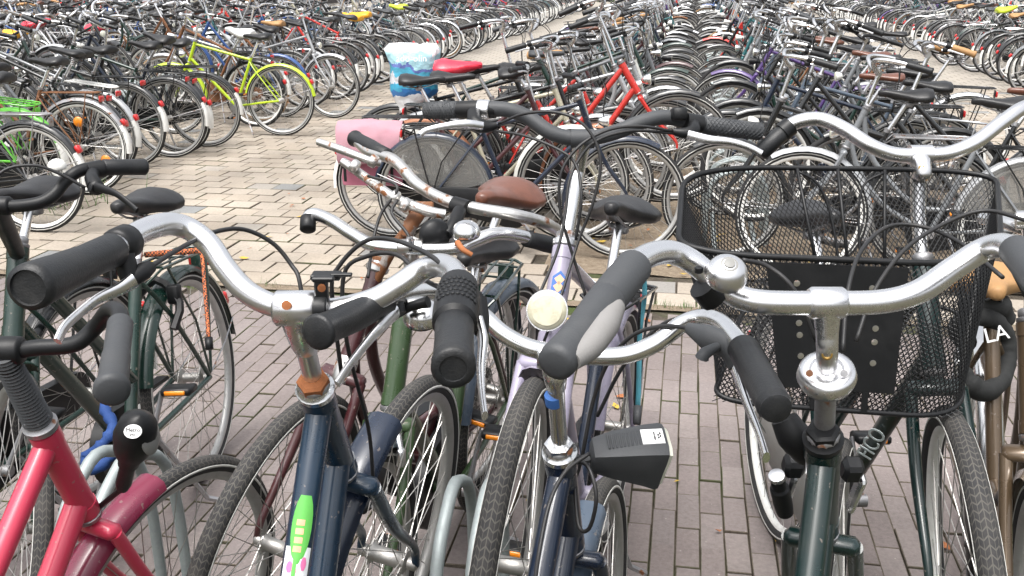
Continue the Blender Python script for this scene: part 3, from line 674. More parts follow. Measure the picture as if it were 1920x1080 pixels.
def row(nm, xr, yaw, y0, y1, pitch_, jx, loose=0):
    y = y0; i = 0
    while y < y1:
        hi = i % 2
        slots.append(dict(row=nm, i=i, X=xr + rnd.gauss(0, jx) + (0 if rnd.random() > loose else (-.62 if math.cos(yaw) > 0 else .62)), Y=y + rnd.uniform(-.05, .05), yaw=yaw + rnd.gauss(0, R_(4.5 if jx > .06 else 2.2)), pit=(R_(8.5 if jx > .06 else 4.5) if hi else 0) + R_(rnd.uniform(0, 2)), lean=rnd.gauss(0, R_(3.5 if jx > .06 else 2)), steer=rnd.gauss(0, R_(13 if jx > .06 else 5)), sp=spec(rnd)))
        i += 1; y += pitch_
row('the row along the left aisle', -4.50, PI, 6.55, 45, .38, .09)
row('the second line of the left block', -7.15, 0, 8.0, 29, .40, .12)
row('the third line of the left block', -8.75, PI, 10.5, 25, .42, .12)
row('the fourth line of the left block', -11.3, 0, 14, 25, .44, .12)
row('the far left line by the wall', -12.9, PI, 16.5, 25, .46, .12)
row('the left side of the middle block', -1.22, 0, 6.75, 38, .37, .05, .1)
row('the right side of the middle block', 1.44, PI, 5.9, 38, .37, .05, .22)
row('the row along the right aisle', 4.72, 0, 13.4, 46, .40, .10)
row('the second line of the right block', 7.7, PI, 22, 34, .42, .12)
# hand-set bicycles of these rows that the photograph singles out
SPECIAL = []
def sp(label, X, Y, yaw, group, pit=0, lean=0, steer=0, **k):
    SPECIAL.append((X, Y, yaw)); bk = bike(label, X, Y, yaw, pit, lean, steer, 1, group, **k); return bk
GL = 'bicycles parked in the row along the left aisle'; GM = 'bicycles parked on the left side of the middle block'; GR = 'bicycles parked on the right side of the middle block'
sp('black bicycle nearest in the left aisle row, white tail patch and bare rear wheel', -4.02, 5.55, PI + R_(3), GL, lean=R_(2), col=P['black'], kind='oma', rimm=M['rimwhite'], rackm=M['dull'], lamp=None)
sp('bright green bicycle with green rack and mudguards near the left edge', -4.52, 6.15, PI - R_(4), GL, pit=R_(5), lean=R_(-3), col=P['bright'], kind='oma', guards='bright', rackm=P['bright'], rackw=True)
bo = sp('rusty brown bicycle with round orange reflectors in its rear wheel spokes', -4.35, 6.62, PI + R_(6), GL, lean=R_(3), col=P['rustbrown'], kind='step', guards='dull', rackm=P['rustbrown'], rimm=M['rimwhite'])
for a in (0.4, 2.5, 4.6):
    mb = MB(); mb.lathe([(.002, -.004), (.036, -.004), (.038, 0), (.036, .004), (.002, .004)], V3((.19 * math.cos(a), .012, .19 * math.sin(a))), (0, 1, 0), 14); link('spoke_reflector', mb.mesh('spoke_reflector', [M['amber']]), bo.rw)
sp('grey bicycle with white carrier and red rear lamp beside the orange reflectors', -4.62, 7.2, PI, GL, pit=R_(7), col=P['grey'], kind='dia', rackm=M['whitepl'], guards='silver')
sp('black bicycle with large red rear lamp and white tail, mid left aisle row', -4.6, 7.7, PI - R_(3), GL, col=P['black'], kind='dia')
sp('dark green bicycle with clean black rack left of the lime one', -4.50, 8.15, PI + R_(4), GL, pit=R_(4), col=P['green'], kind='dia')
sp('black bicycle leaning against the lime one, rear wheel turned toward the aisle', -4.42, 8.72, PI + R_(9), GL, lean=R_(-4), col=P['black'], kind='oma')
sp('lime yellow bicycle with yellow mudguards and crossbar in the left row', -3.98, 9.46, PI + R_(4), GL, lean=R_(2), col=P['lime'], kind='dia', guards='lime', tip=False, rack=False, chain=None, chainm=P['lime'], bar='dutch')
sp('silver bicycle standing backwards behind the lime one with bare front wheel', -5.0, 10.9, R_(-8), GL, col=P['silver'], kind='dia', bar='flat', guards='silver')
# near end of the middle block
bp_ = sp('black bicycle carrying the pink pannier at the near end of middle block', -1.76, 5.82, R_(6), GM, lean=R_(-2), col=P['maroon'], kind='step', guards='white', lamp='torch', bar='flat', cdz=-.08)
nv = sp('navy bicycle with grey skirt guard and gold lettering on its frame', -1.42, 5.56, R_(2), GM, lean=R_(3), steer=R_(8), col=P['navy'], kind='dia', skirt=True, guards='navy', tip=False, bar='flat', cdz=-.12, sdz=-.3, saddle=False, post=False, rackw=True)
ch = sp('champagne bicycle with crossbar and copper front mudguard in middle block', -1.62, 6.08, R_(-3), GM, col=P['champagne'], kind='dia', guards='bronzeg', tip=False, rack=False, bar='wide', cdz=.04, chain=None)
rc = sp('black bicycle whose saddle wears the red plastic cover', -1.66, 6.42, R_(2), GM, col=P['black'], kind='dia', guards='silver', bar='flat', cdz=.03, seat=M['darkgrey'], sdz=.02)
bg_ = sp('black crossbar bicycle with the blue and white bag over its saddle', -1.98, 6.75, R_(-2), GM, col=P['black'], kind='dia', sdz=.08, cdz=.12, rack=False)
sp('red step-through bicycle with chrome seat post left of the taller red one', -1.52, 6.55, R_(3), GM, col=P['red'], kind='step', pit=R_(2), guards='black', bar='dutch')
rr = sp('tall red bicycle with long chrome stem in front of the tyre row', -1.08, 6.3, R_(3), GM, col=P['red'], kind='step', thick=True, pit=R_(9.5), guards='black', bar='dutch', cdz=.16, stemm=M['chrome'])
sp('silver grey bicycle with long bare stem beside the tall red one', -1.22, 6.62, R_(2), GM, col=P['silver'], kind='oma', pit=R_(5), cdz=.1, bar='wide')
# near end of the right side of the middle block
sp('grey bicycle with skirt guard, pale rims and black saddle behind the wire basket', 1.74, 5.28, PI + R_(-5), GR, lean=R_(2), col=P['grey'], kind='oma', rimm=M['rimwhite'], guards='silver', skirt=True, bar='dutch', sad='comfort')
sp('black bicycle with broad black saddle in front of the right rear wheels', 1.34, 5.58, PI - R_(4), GR, col=P['black'], kind='dia', sdz=.0, rackm=M['dull'], lampm=M['whitepl'])
sp('silver bicycle with swept chrome bar pointing right above the white bag', 1.6, 6.9, PI + R_(5), GR, col=P['slate'], kind='dia', barm=M['chrome'], cdz=.12, rackw=True)
slots = [s for s in slots if not (s['X'] < -3.5 and s['X'] > -6 and 8.75 < s['Y'] < 9.7) and not any(abs(s['X'] - x) < 1.0 and abs(s['Y'] - y) < .17 and abs(math.cos(s['yaw']) - math.cos(a)) < 1 for x, y, a in SPECIAL)]
keep = []
for s in slots:
    qs = [seen((s['X'] + dx * math.cos(s['yaw']), s['Y'], z)) for dx in (-.3, .5, 1.4) for z in (.1, 1.05)]
    if any(-40 < q[0] < 1960 and -30 < q[1] < 1110 for q in qs):
        s['d'] = min(q[2] for q in qs); keep.append(s)
def worth(s): return s['d'] * (1 if 'second' not in s['row'] else 1.1)
keep.sort(key=worth)
NIND = 262
cnt = {}
for s in keep: s['ind'] = False
for s in keep[:NIND]: s['ind'] = True
for s in sorted(keep, key=lambda s: s['Y']):
    c = cnt.get(s['row'], 0); s['n'] = c; cnt[s['row']] = c + 1
SHORT = {'the row along the left aisle': 'left aisle row', 'the second line of the left block': 'left block second line', 'the third line of the left block': 'left block third line', 'the fourth line of the left block': 'left block fourth line', 'the far left line by the wall': 'line by the wall',
         'the left side of the middle block': 'middle block left side', 'the right side of the middle block': 'middle block right side', 'the row along the right aisle': 'right aisle row', 'the second line of the right block': 'right block second line'}
def rowlabel(s):
    k = s['sp']; nm = CNAME[k['cname']]
    base = {'the row along the left aisle': GL, 'the left side of the middle block': GM, 'the right side of the middle block': GR}.get(s['row'], 'bicycles parked in ' + s['row'])
    sh = SHORT[s['row']]
    if s['n'] < 24:
        return '%s %s bicycle, %s from the near end of %s' % (nm, KN[k['kind']], ORD[s['n']], sh), base
    return '%s %s bicycle far along %s' % (nm, KN[k['kind']], sh), '%s %s bicycles far along %s' % (nm, KN[k['kind']], sh)
NEAR = []
for s in keep[:NIND]:
    k = dict(s['sp']); k.pop('cname'); lab, grp = rowlabel(s)
    l = 1 if s['d'] < 11.5 else 2
    b = bike(lab, s['X'], s['Y'], s['yaw'], s['pit'], s['lean'], s['steer'], l, grp, **k); b.s = s; NEAR.append(b)
# the remaining far bicycles, joined
far = keep[NIND:]
if far:
    fv, ff, fm, fmats = [], [], [], []
    def mi_of(mt):
        if mt not in fmats: fmats.append(mt)
        return fmats.index(mt)
    for s in far:
        k = s['sp']; W = root_matrix(s['X'], s['Y'], s['yaw'], s['pit'], s['lean'])
        S = Matrix.Translation(HB) @ Matrix.Rotation(s['steer'], 4, AX) @ Matrix.Translation(-HB)
        g = P.get(k['guards']) or M.get(k['guards'])
        parts = [(m_frame(2, k['kind'], False), Matrix(), [k['col'], M['dull']]), (m_fork(2), S, [k['col']]), (m_bar(2, k['bar']), S, [k['barm'] or M['chrome']]), (m_stem(2), S, [M['alu']]), (m_saddle(2, k['sad'], False), Matrix(), [k['seat'] or M['saddle'], M['dull']]), (m_post(2), Matrix(), [M['alu']]),
                 (m_grip(2, k['bar'], 1), S, [M['grip']]), (m_grip(2, k['bar'], -1), S, [M['grip']]), (m_guard(2, True, False), Matrix.Translation(RA), [g, M['dull']]), (m_tip(2, True), Matrix.Translation(RA), [M['whitepl']]), (m_guard(2, False, False), S @ Matrix.Translation(FA), [g, M['dull']])]
        if k['rack']: parts.append((m_rack(2, False), Matrix(), [P['black']]))
        for c_, q in ((FA, S), (RA, Matrix())):
            T = q @ Matrix.Translation(c_); parts += [(m_tyre(2, False, False), T, [M['rubber'], M['refl']]), (m_rim(2), T, [k['rimm'] or M['rimsilver']]), (m_spokes(2, True), T, [M['spoke']])]
        for me, T, ms in parts:
            b0 = len(fv); A = W @ T; fv += [tuple(A @ v.co) for v in me.vertices]
            idx = [mi_of(x) for x in ms]
            for p in me.polygons: ff.append(tuple(b0 + i for i in p.vertices)); fm.append(idx[p.material_index])
    me = bpy.data.meshes.new('distant_bicycles'); me.from_pydata(fv, [], ff)
    for x in fmats: me.materials.append(x)
    me.polygons.foreach_set('material_index', fm); me.polygons.foreach_set('use_smooth', [True] * len(ff)); me.set_sharp_from_angle(angle=1.2)
    tag(link('distant_bicycles', me), 'crowd of bicycles too far off to tell apart at the end of the rows', 'bicycles', kind='stuff')

# plastic covers pulled over saddles, racks the wheels stand in
@cached
def m_cover(v):
    g = random.Random(v); mb = MB(); n = 14; secs = [(-.145, .03, 0, .03), (-.14, .10, .008, .06), (-.1, .122, .02, .075), (-.04, .115, .012, .075), (.02, .085, 0, .065), (.07, .06, -.002, .055), (.12, .045, 0, .045), (.158, .03, -.006, .03), (.165, .012, -.014, .015)]
    rings = []
    for (x, hw, z, dr) in secs: rings.append([p + V3((0, g.uniform(-.005, .005), g.uniform(-.005, .004))) for p in sadsec(x, hw, z + .012, dr, n)])
    mb.loft(rings); return mb.mesh('saddle_cover', [M['redcover']], 1.6)
def cover(b, lab, m_, v, sdz, dx=0):
    o = link('saddle_cover', m_cover(v), None, b.W @ Matrix.Translation(SAX * sdz) @ Matrix.Translation(SDL) @ Matrix.Translation((dx, 0, .006)), m_)
    tag(o, lab, 'saddle cover', 'plastic covers pulled over saddles'); return o
cover(rc, 'wrinkled red plastic cover over a saddle in front of the aisle', M['redcover'], 1, .02)

# ------------------------------------------------------------------ the two facing lines of bicycles in the near rack
GF = 'bicycles standing in the near rack'
CAMP = V3((0, 0, CAM_H)); CR = V3((_cy, _sy, 0)); CB = V3((-_sy, _cy, 0)) * -1      # right of the viewer, towards the viewer
def L_(b, pts): return [b.inv @ at(*p) for p in pts]
def fmesh(b, name, fn, mats, parent=None, sharp=1.1):
    mb = MB(); fn(mb); return link(name, mb.mesh(name, mats, sharp), parent or b.root)
def fbar(b, pts, r, m_, n=7):
    return fmesh(b, 'handlebar', lambda q: q.tube(L_(b, pts), r, 18, n=n), [m_])
def ftube(b, name, pts, r, mats, parent=None, n=6, seg=12, flat=1., sharp=1.1):
    return fmesh(b, name, lambda q: q.tube(L_(b, pts), r, seg, n=n, flat=flat), mats, parent, sharp)
def fgrip(b, bar, p0, p1, prof, m_, name='grip', seg=20):
    a, c = L_(b, [p0, p1]); d = c - a; l = d.length
    return fmesh(b, name, lambda q: q.lathe([(r, h * l) for r, h in prof], a, d, seg), [m_], bar)
def flever(b, bar, pts, r, m_=None, flat=.55):
    return ftube(b, 'brake_lever', pts, r, [m_ or M['alu']], bar, 5, 10, flat)
def fcable(b, *lists, r=.0031):
    def f(q):
        for l in lists: q.tube(L_(b, l), r, 7, n=7)
    return fmesh(b, 'brake_cable', f, [M['cable']], None, 2)
def fbell(b, bar, p, rad, axis, dome=None, base=None, knob=True):
    o = b.inv @ at(*p); d = (b.inv.to_3x3() @ V3(axis)).normalized()
    def f(q):
        q.lathe([(rad * k, rad * h) for k, h in ((.02, -.32), (.9, -.30), (.96, -.22), (.6, -.1))], o, d, 24, 1)
        q.lathe([(rad * k, rad * h) for k, h in ((.5, -.12), (.985, -.16), (1, -.05), (.98, .12), (.9, .36), (.74, .58), (.5, .75), (.26, .83), (.02, .85))], o, d, 28)
        if knob: q.lathe([(.01, rad * .80), (rad * .27, rad * .82), (rad * .25, rad * .9), (.0005, rad * .93)], o, d, 16, 2)
    return fmesh(b, 'bell', f, [dome or M['alu'], base or M['plastic'], M['greypl']], bar, 1.0)
GP = [(.0145, 0), (.0180, .02), (.0178, .25), (.0192, .5), (.0182, .8), (.0195, .94), (.021, .96), (.021, .985), (.017, 1.)]
def fstem(b, clamp, r=.0118, m_=None, head=None, hr=.019, mid=None):
    'quill from the headset up to the bar clamp'
    c = b.inv @ at(*clamp); top = (b.inv @ at(*mid)) if mid else HT + AX * ((c - HT).dot(AX) - .025)
    side = (b.inv.to_3x3() @ CR).normalized()
    def f(q):
        q.tube([HT - AX * .05, HT * .5 + top * .5, top], [r, r, r], 16)
        q.tube([top - AX * .022, top + AX * .002, top * .45 + c * .55, c], [r * 1.12, r * 1.45, hr * .98, hr * .9], 16, n=3)
        q.tube([c - side * .027, c - side * .023, c + side * .023, c + side * .027], [hr * .86, hr, hr, hr * .86], 18)
    return fmesh(b, 'stem', f, [m_ or M['alu']])
def fhead(b, mats, rust=None):
    def f(q):
        q.lathe([(.019, -.008), (.0255, -.006), (.0265, .004), (.0215, .008), (.0205, .011)], HT, AX, 20)
        q.lathe([(.0205, .010), (.0215, .012), (.0215, .022), (.0165, .025)], HT, AX, 6, 1)
    return fmesh(b, 'headset', f, mats, None, .6)

# red bicycle at the bottom left
F1 = bike('pinkish red twin-tube bicycle with ribbed stem sleeve and magenta mudguard, bottom left', -1.047, .438, 1.509, .01, .043, -.155, 0, GF, col=P['pinkred'], kind='step', thick=True, guards='magenta', short=True, bar=None, stem=False, lamp=None, rack=False, tip=False, chain=None, cables=False, rimm=M['rimsilver'])
def f(q):
    a, c = HT + AX * .01, HT + AX * .15
    rs, ps = [], []
    for i in range(46): ps.append(a + (c - a) * i / 45); rs.append(.0215 - .005 * i / 45 + (.0016 if i % 2 else -.0006))
    q.tube(ps, rs, 18)
fmesh(F1, 'stem_sleeve', f, [M['darkgrey']], None, .5)
fhead(F1, [M['dull'], M['dull']])
F1b = fbar(F1, [(-330, 690, 1.25), (-210, 600, 1.38), (-120, 635, 1.43), (0, 658, 1.45), (70, 652, 1.45), (140, 645, 1.45), (180, 612, 1.45), (205, 582, 1.42), (224, 588, 1.38), (225, 625, 1.33)], .0122, M['plastic'])
fstem(F1, (8, 657, 1.45), .0125, M['plastic'], hr=.021)
fgrip(F1, F1b, (226, 605, 1.355), (209, 735, 1.19), [(.0138, 0), (.0172, .03), (.0168, .5), (.0180, .52), (.0185, .9), (.0215, .93), (.0215, .98), (.016, 1)], M['darkgrey'])
def f(q):
    o = F1.inv @ at(232, 905, 1.62); c = F1.inv @ at(258, 800, 1.52); d = c - o; l = d.length
    q.lathe([(.010, -.1 * l), (.013, 0), (.0125, .3 * l), (.0165, .36 * l), (.0165, .42 * l), (.028, .62 * l), (.033, .85 * l), (.028, 1.05 * l), (.012, 1.15 * l), (.001, 1.18 * l)], o, d, 22)
    e = (F1.inv.to_3x3() @ CR).normalized(); q.lathe([(.026, -.004), (.030, 0), (.028, .004), (.015, .01), (.001, .012)], o + d * .84 + e * .022, e + AX * .1, 20, 1)
    q.tube([o - d * .1, HB + V3((.03, .02, -.03))], .005, 6)
F1l = fmesh(F1, 'headlight', f, [M['plastic'], M['greypl']])
def decal(b, parent, shape, o, x, z, m_):
    'flat print of outline shape (list of u,v metres) lying on a thing: o centre, x reading direction, z outward'
    mb = MB(); n = len(shape); mtx = basis((0, 0, 0), x, z)
    mb.v = [tuple(V3(o) + (mtx @ V3((u, v, .0004)))) for u, v in shape] + [tuple(V3(o) + (mtx @ V3((u, v, -.002)))) for u, v in shape]
    mb.f = [tuple(range(n))] + [(i, (i + 1) % n, n + (i + 1) % n, n + i)[::-1] for i in range(n)]; mb.m = [0] * len(mb.f)
    return link('sticker', mb.mesh('sticker', [m_], .5), parent)
ell = lambda a, c, n=20: [(a * math.cos(2 * math.pi * i / n), c * math.sin(2 * math.pi * i / n)) for i in range(n)]
rect = lambda a, c: [(-a, -c), (a, -c), (a, c), (-a, c)]
o = F1.inv @ at(249, 809, 1.485); xv = F1.inv.to_3x3() @ CR; zv = F1.inv.to_3x3() @ (CAMP - at(249, 809, 1.485)).normalized()
decal(F1, F1l, ell(.0135, .0105), o, xv, zv, M['white'])
link('lettering', text_mesh('Metro', .0085, M['black_print']), F1l, basis(o + zv * .0007 + (basis((0, 0, 0), xv, zv) @ V3((0, .002, 0))), xv, zv))
link('lettering', text_mesh('plus', .005, M['black_print']), F1l, basis(o + zv * .0007 + (basis((0, 0, 0), xv, zv) @ V3((0, -.0045, 0))), xv, zv))
def tubewrap(mb, p0, p1, r, u0, u1, ac, aw, view, mi=0, n=8, taper=None):
    'print wrapped on a tube: from u0 to u1 along p0-p1, half-angle aw round the side facing view'
    d = (p1 - p0); T = d.normalized(); X = (view - T * view.dot(T)).normalized(); Y = T.cross(X); b0 = len(mb.v); m2 = 8
    for i in range(m2 + 1):
        u = u0 + (u1 - u0) * i / m2; k = taper(i / m2) if taper else 1
        for j in range(n + 1):
            a = ac + aw * k * (2 * j / n - 1); mb.v.append(tuple(p0 + d * u + (X * math.cos(a) + Y * math.sin(a)) * r))
    for i in range(m2):
        for j in range(n):
            a = b0 + i * (n + 1) + j; mb.f.append((a, a + 1, a + n + 2, a + n + 1)); mb.m.append(mi)

# deep blue bicycle with the stickers
F3 = bike('deep blue twin-tube bicycle with green and white stickers and silver swept bar', -.467, .526, 1.627, .204, .041, -.203, 0, GF, col=P['deepblue'], kind='step', thick=True, guards='navy', short=True, bar=None, stem=False, lamp=None, rack=False, tip=False, chain=None, cables=False)
F3b = fbar(F3, [(180, 483, 1.09), (225, 460, 1.14), (265, 434, 1.19), (312, 420, 1.23), (352, 428, 1.25), (392, 458, 1.25), (424, 505, 1.24), (460, 545, 1.23), (505, 570, 1.22), (560, 582, 1.22), (610, 582, 1.22), (655, 575, 1.22), (705, 560, 1.22), (748, 535, 1.22), (790, 507, 1.22), (825, 497, 1.20), (850, 510, 1.16), (860, 540, 1.105)], .0145, M['alu'])
fstem(F3, (556, 578, 1.22), .0128, M['alu'], hr=.0225, mid=(570, 640, 1.265))
fgrip(F3, F3b, (213, 468, 1.125), (52, 540, .955), [(.0150, 0), (.0196, .02), (.0194, .2), (.0190, .38), (.0200, .5), (.0212, .68), (.0228, .84), (.0236, .94), (.0230, .985), (.018, 1), (.017, .985), (.006, .985)], M['grip'], 'grip', 28)
def f(q):
    a, c = L_(F3, [(860, 535, 1.11), (852, 610, 1.02)]); d = c - a; l = d.length
    q.lathe([(.016, 0), (.022, .05 * l), (.0245, .3 * l), (.0245, .7 * l), (.0235, .95 * l), (.018, l)], a, d, 24)
    # moulded ribs of the twist shifter
    T = d.normalized(); vw = (F3.inv @ CAMP - a); X = (vw - T * vw.dot(T)).normalized(); Y = T.cross(X)
    for i in range(5):
        for j in range(-4, 5):
            an = j * .22 + (.11 if i % 2 else 0); p = a + d * (.32 + i * .1) + (X * math.cos(an) + Y * math.sin(an)) * .0246
            m3 = Matrix((T, (-X * math.sin(an) + Y * math.cos(an)), (X * math.cos(an) + Y * math.sin(an)))).transposed(); q.box(p, (.0062, .0044, .002), .0008, m3)
fmesh(F3, 'gear_shifter', f, [M['plastic']], F3b, .7)
fgrip(F3, F3b, (852, 612, 1.02), (850, 692, .92), [(.0155, 0), (.0205, .03), (.0196, .4), (.0200, .8), (.0212, .86), (.0205, .9), (.0212, .97), (.0185, 1.0), (.013, 1.0), (.0125, .985), (.004, .985)], M['grip'])
def f(q):
    a, c = L_(F3, [(243, 450, 1.165), (217, 463, 1.135)]); q.lathe([(.0165, 0), (.0205, .15 * (c - a).length), (.0205, .85 * (c - a).length), (.0165, (c - a).length)], a, c - a, 20)
    q.tube(L_(F3, [(233, 478, 1.14), (240, 510, 1.14), (246, 535, 1.14)]), [.012, .012, .009], 10); q.tube(L_(F3, [(246, 524, 1.14), (270, 508, 1.15), (282, 500, 1.16)]), [.010, .0105, .008], 12)
fmesh(F3, 'lever_clamp', f, [M['plastic']], F3b)
flever(F3, F3b, [(252, 525, 1.135), (225, 542, 1.125), (185, 560, 1.11), (148, 588, 1.09), (120, 615, 1.07), (108, 640, 1.06)], [.0105, .0085, .0068, .0062, .0062, .0066])
def f(q): q.tube(L_(F3, [(896, 560, 1.11), (900, 600, 1.1), (903, 625, 1.09)]), [.010, .011, .008], 10); q.tube(L_(F3, [(868, 548, 1.1), (896, 560, 1.11)]), .009, 10)
fmesh(F3, 'lever_clamp', f, [M['plastic']], F3b)
flever(F3, F3b, [(897, 598, 1.095), (906, 640, 1.085), (902, 690, 1.06), (904, 740, 1.03), (909, 780, 1.0)], [.010, .0105, .0085, .0065, .0062])
fcable(F3, [(280, 502, 1.155), (330, 470, 1.2), (395, 437, 1.27), (455, 430, 1.33), (510, 455, 1.36), (545, 495, 1.37), (562, 530, 1.36), (575, 640, 1.36)], [(855, 520, 1.14), (800, 475, 1.2), (730, 448, 1.26), (680, 455, 1.3), (635, 500, 1.32), (622, 545, 1.33), (640, 700, 1.4)], [(825, 540, 1.2), (790, 520, 1.26), (745, 478, 1.3), (690, 480, 1.33), (645, 515, 1.35), (650, 640, 1.38), (690, 800, 1.5), (700, 905, 1.55)])
def f(q):
    a, c = L_(F3, [(590, 580, 1.205), (616, 579, 1.205)]); q.lathe([(.0155, 0), (.0175, .1 * (c - a).length), (.0175, .9 * (c - a).length), (.0155, (c - a).length)], a, c - a, 18)
    B3 = basis((0, 0, 0), F3.inv.to_3x3() @ CR, F3.inv.to_3x3() @ V3((0, 0, 1))).to_3x3()
    q.box(F3.inv @ at(603, 545, 1.20), (.016, .012, .03), .002, B3); q.box(F3.inv @ at(612, 517, 1.21), (.036, .022, .007), .0015, B3); q.box(F3.inv @ at(606, 523, 1.17), (.026, .012, .006), .0015, B3); q.box(F3.inv @ at(640, 515, 1.2), (.026, .008, .004), .001, B3)
    q.lathe([(.005, -.001), (.005, .0015), (.001, .002)], F3.inv @ at(603, 540, 1.185), F3.inv.to_3x3() @ (CAMP - at(603, 540, 1.19)), 10, 1)
fmesh(F3, 'lamp_bracket', f, [M['plastic'], M['rust']], F3b, .6)
def f(q): q.lathe([(.006, -.003), (.006, .001), (.001, .0015)], F3.inv @ at(537, 572, 1.194), F3.inv.to_3x3() @ (CAMP - at(537, 572, 1.19)), 12)
fmesh(F3, 'clamp_bolt', f, [M['rust']])
fhead(F3, [M['chrome'], M['rust']])
ht2 = HT - AX * .035; se = V3((.395, 0, .46)); vw = F3.inv @ CAMP - HT
def stick(name, u0, u1, aw, m_, r=.0187, ac=0, taper=None):
    mb = MB(); tubewrap(mb, ht2, se, r, u0, u1, ac, aw, vw, taper=taper); link(name, mb.mesh(name, [m_], 2), F3.frame)
stick('sticker', .20, .34, .75, M['stgreen'], .0188, 0, lambda u: max(.12, math.sin(math.pi * min(1, .08 + u * .92)) ** .5)); stick('sticker', .305, .405, 1.0, M['stwhite'], .0186)
for k in range(8): stick('sticker', .42 + k * .021, .434 + k * .021, .32 - .1 * (k % 2), M['storange'], .0188, .2)
for k in range(4): stick('sticker', .25 + k * .018, .262 + k * .018, .28, M['storange'], .0190, .1)
for k, (a_, wd) in enumerate(((-.5, .22), (.45, .25), (.1, .16))): stick('sticker', .325 + .01 * k, .352 + .006 * k, wd, M['stpink'], .0189, a_, lambda u: .4 + .6 * math.sin(math.pi * u))
stick('sticker', .372, .378, .8, M['stblue'], .0189); stick('sticker', .385, .390, .6, M['stblue'], .0189, -.2); stick('sticker', .33, .375, .13, M['stgreen'], .0191, .12)

# dark bicycle with the big black lamp
F4 = bike('dark navy bicycle carrying a big black square headlamp, centre of near rack', -.256, .49, 1.453, 0, .002, .021, 0, GF, col=P['navy'], kind='step', thick=True, guards='slate', short=True, bar=None, stem=False, lamp=None, rack=False, tip=False, chain=None, cables=False)
F4b = fbar(F4, [(700, 577, 1.23), (735, 560, 1.27), (772, 550, 1.32), (815, 548, 1.37), (862, 562, 1.39), (905, 592, 1.39), (942, 625, 1.385), (988, 650, 1.38), (1042, 662, 1.38), (1110, 668, 1.38), (1175, 665, 1.38), (1232, 642, 1.38), (1278, 608, 1.38), (1318, 596, 1.36), (1352, 606, 1.32), (1382, 638, 1.26), (1400, 665, 1.225)], .0128, M['chrome'])
fstem(F4, (1043, 668, 1.38), .0122, M['chrome'], hr=.0185, mid=(1041, 705, 1.37))
fgrip(F4, F4b, (722, 566, 1.255), (594, 624, 1.115), GP, M['grip']); fgrip(F4, F4b, (1392, 652, 1.24), (1456, 768, 1.09), [(.0150, 0), (.0195, .02), (.0195, .9), (.0200, .93), (.0175, .97), (.0175, .99), (.014, 1)], M['grip'])
flever(F4, F4b, [(742, 585, 1.26), (715, 612, 1.22), (690, 640, 1.20), (655, 685, 1.175), (632, 720, 1.16)], [.010, .0085, .007, .0062, .0062])
flever(F4, F4b, [(1378, 690, 1.26), (1388, 720, 1.23), (1404, 765, 1.19), (1424, 815, 1.14), (1437, 858, 1.1)], [.010, .0098, .0085, .0068, .0075], M['chrome'])
def f(q):
    q.tube(L_(F4, [(1290, 615, 1.33), (1330, 635, 1.30), (1366, 655, 1.27), (1378, 690, 1.26)]), [.008, .019, .015, .010], 14, n=4, flat=.75); q.tube(L_(F4, [(1345, 650, 1.27), (1322, 662, 1.25), (1316, 672, 1.25)]), [.006, .008, .009], 8, n=2)
fmesh(F4, 'gear_shifter', f, [M['darkgrey']], F4b)
ftube(F4, 'lever_clamp', [(735, 562, 1.275), (748, 590, 1.27)], [.014, .010], [M['plastic']], F4b, 0)
fbell(F4, F4b, (792, 592, 1.33), .0265, (0, -.35, 1), M['chrome'], M['plastic'], False)
ftube(F4, 'bell_lever', [(740, 588, 1.3), (770, 575, 1.29), (803, 566, 1.28)], [.008, .006, .008], [M['plastic']], F4b)
fcable(F4, [(1295, 615, 1.33), (1240, 612, 1.38), (1185, 630, 1.42), (1140, 680, 1.46), (1110, 760, 1.5), (1085, 880, 1.52), (1050, 940, 1.52)], [(1330, 600, 1.36), (1260, 600, 1.42), (1205, 640, 1.45), (1160, 700, 1.5), (1120, 780, 1.55)], [(1065, 870, 1.5), (1100, 872, 1.46), (1118, 930, 1.44), (1105, 990, 1.46), (1085, 985, 1.48), (1078, 900, 1.5), (1082, 830, 1.5)], [(1105, 850, 1.45), (1060, 885, 1.43), (1030, 945, 1.4), (1010, 1040, 1.36), (1000, 1120, 1.3)])
def f(q): q.lathe([(.0127, 0), (.0128, .001), (.0128, .016), (.0127, .017)], HT + AX * .105, AX, 18)
fmesh(F4, 'tape_band', f, [M['stblue']]); fhead(F4, [M['chrome'], M['chrome']])
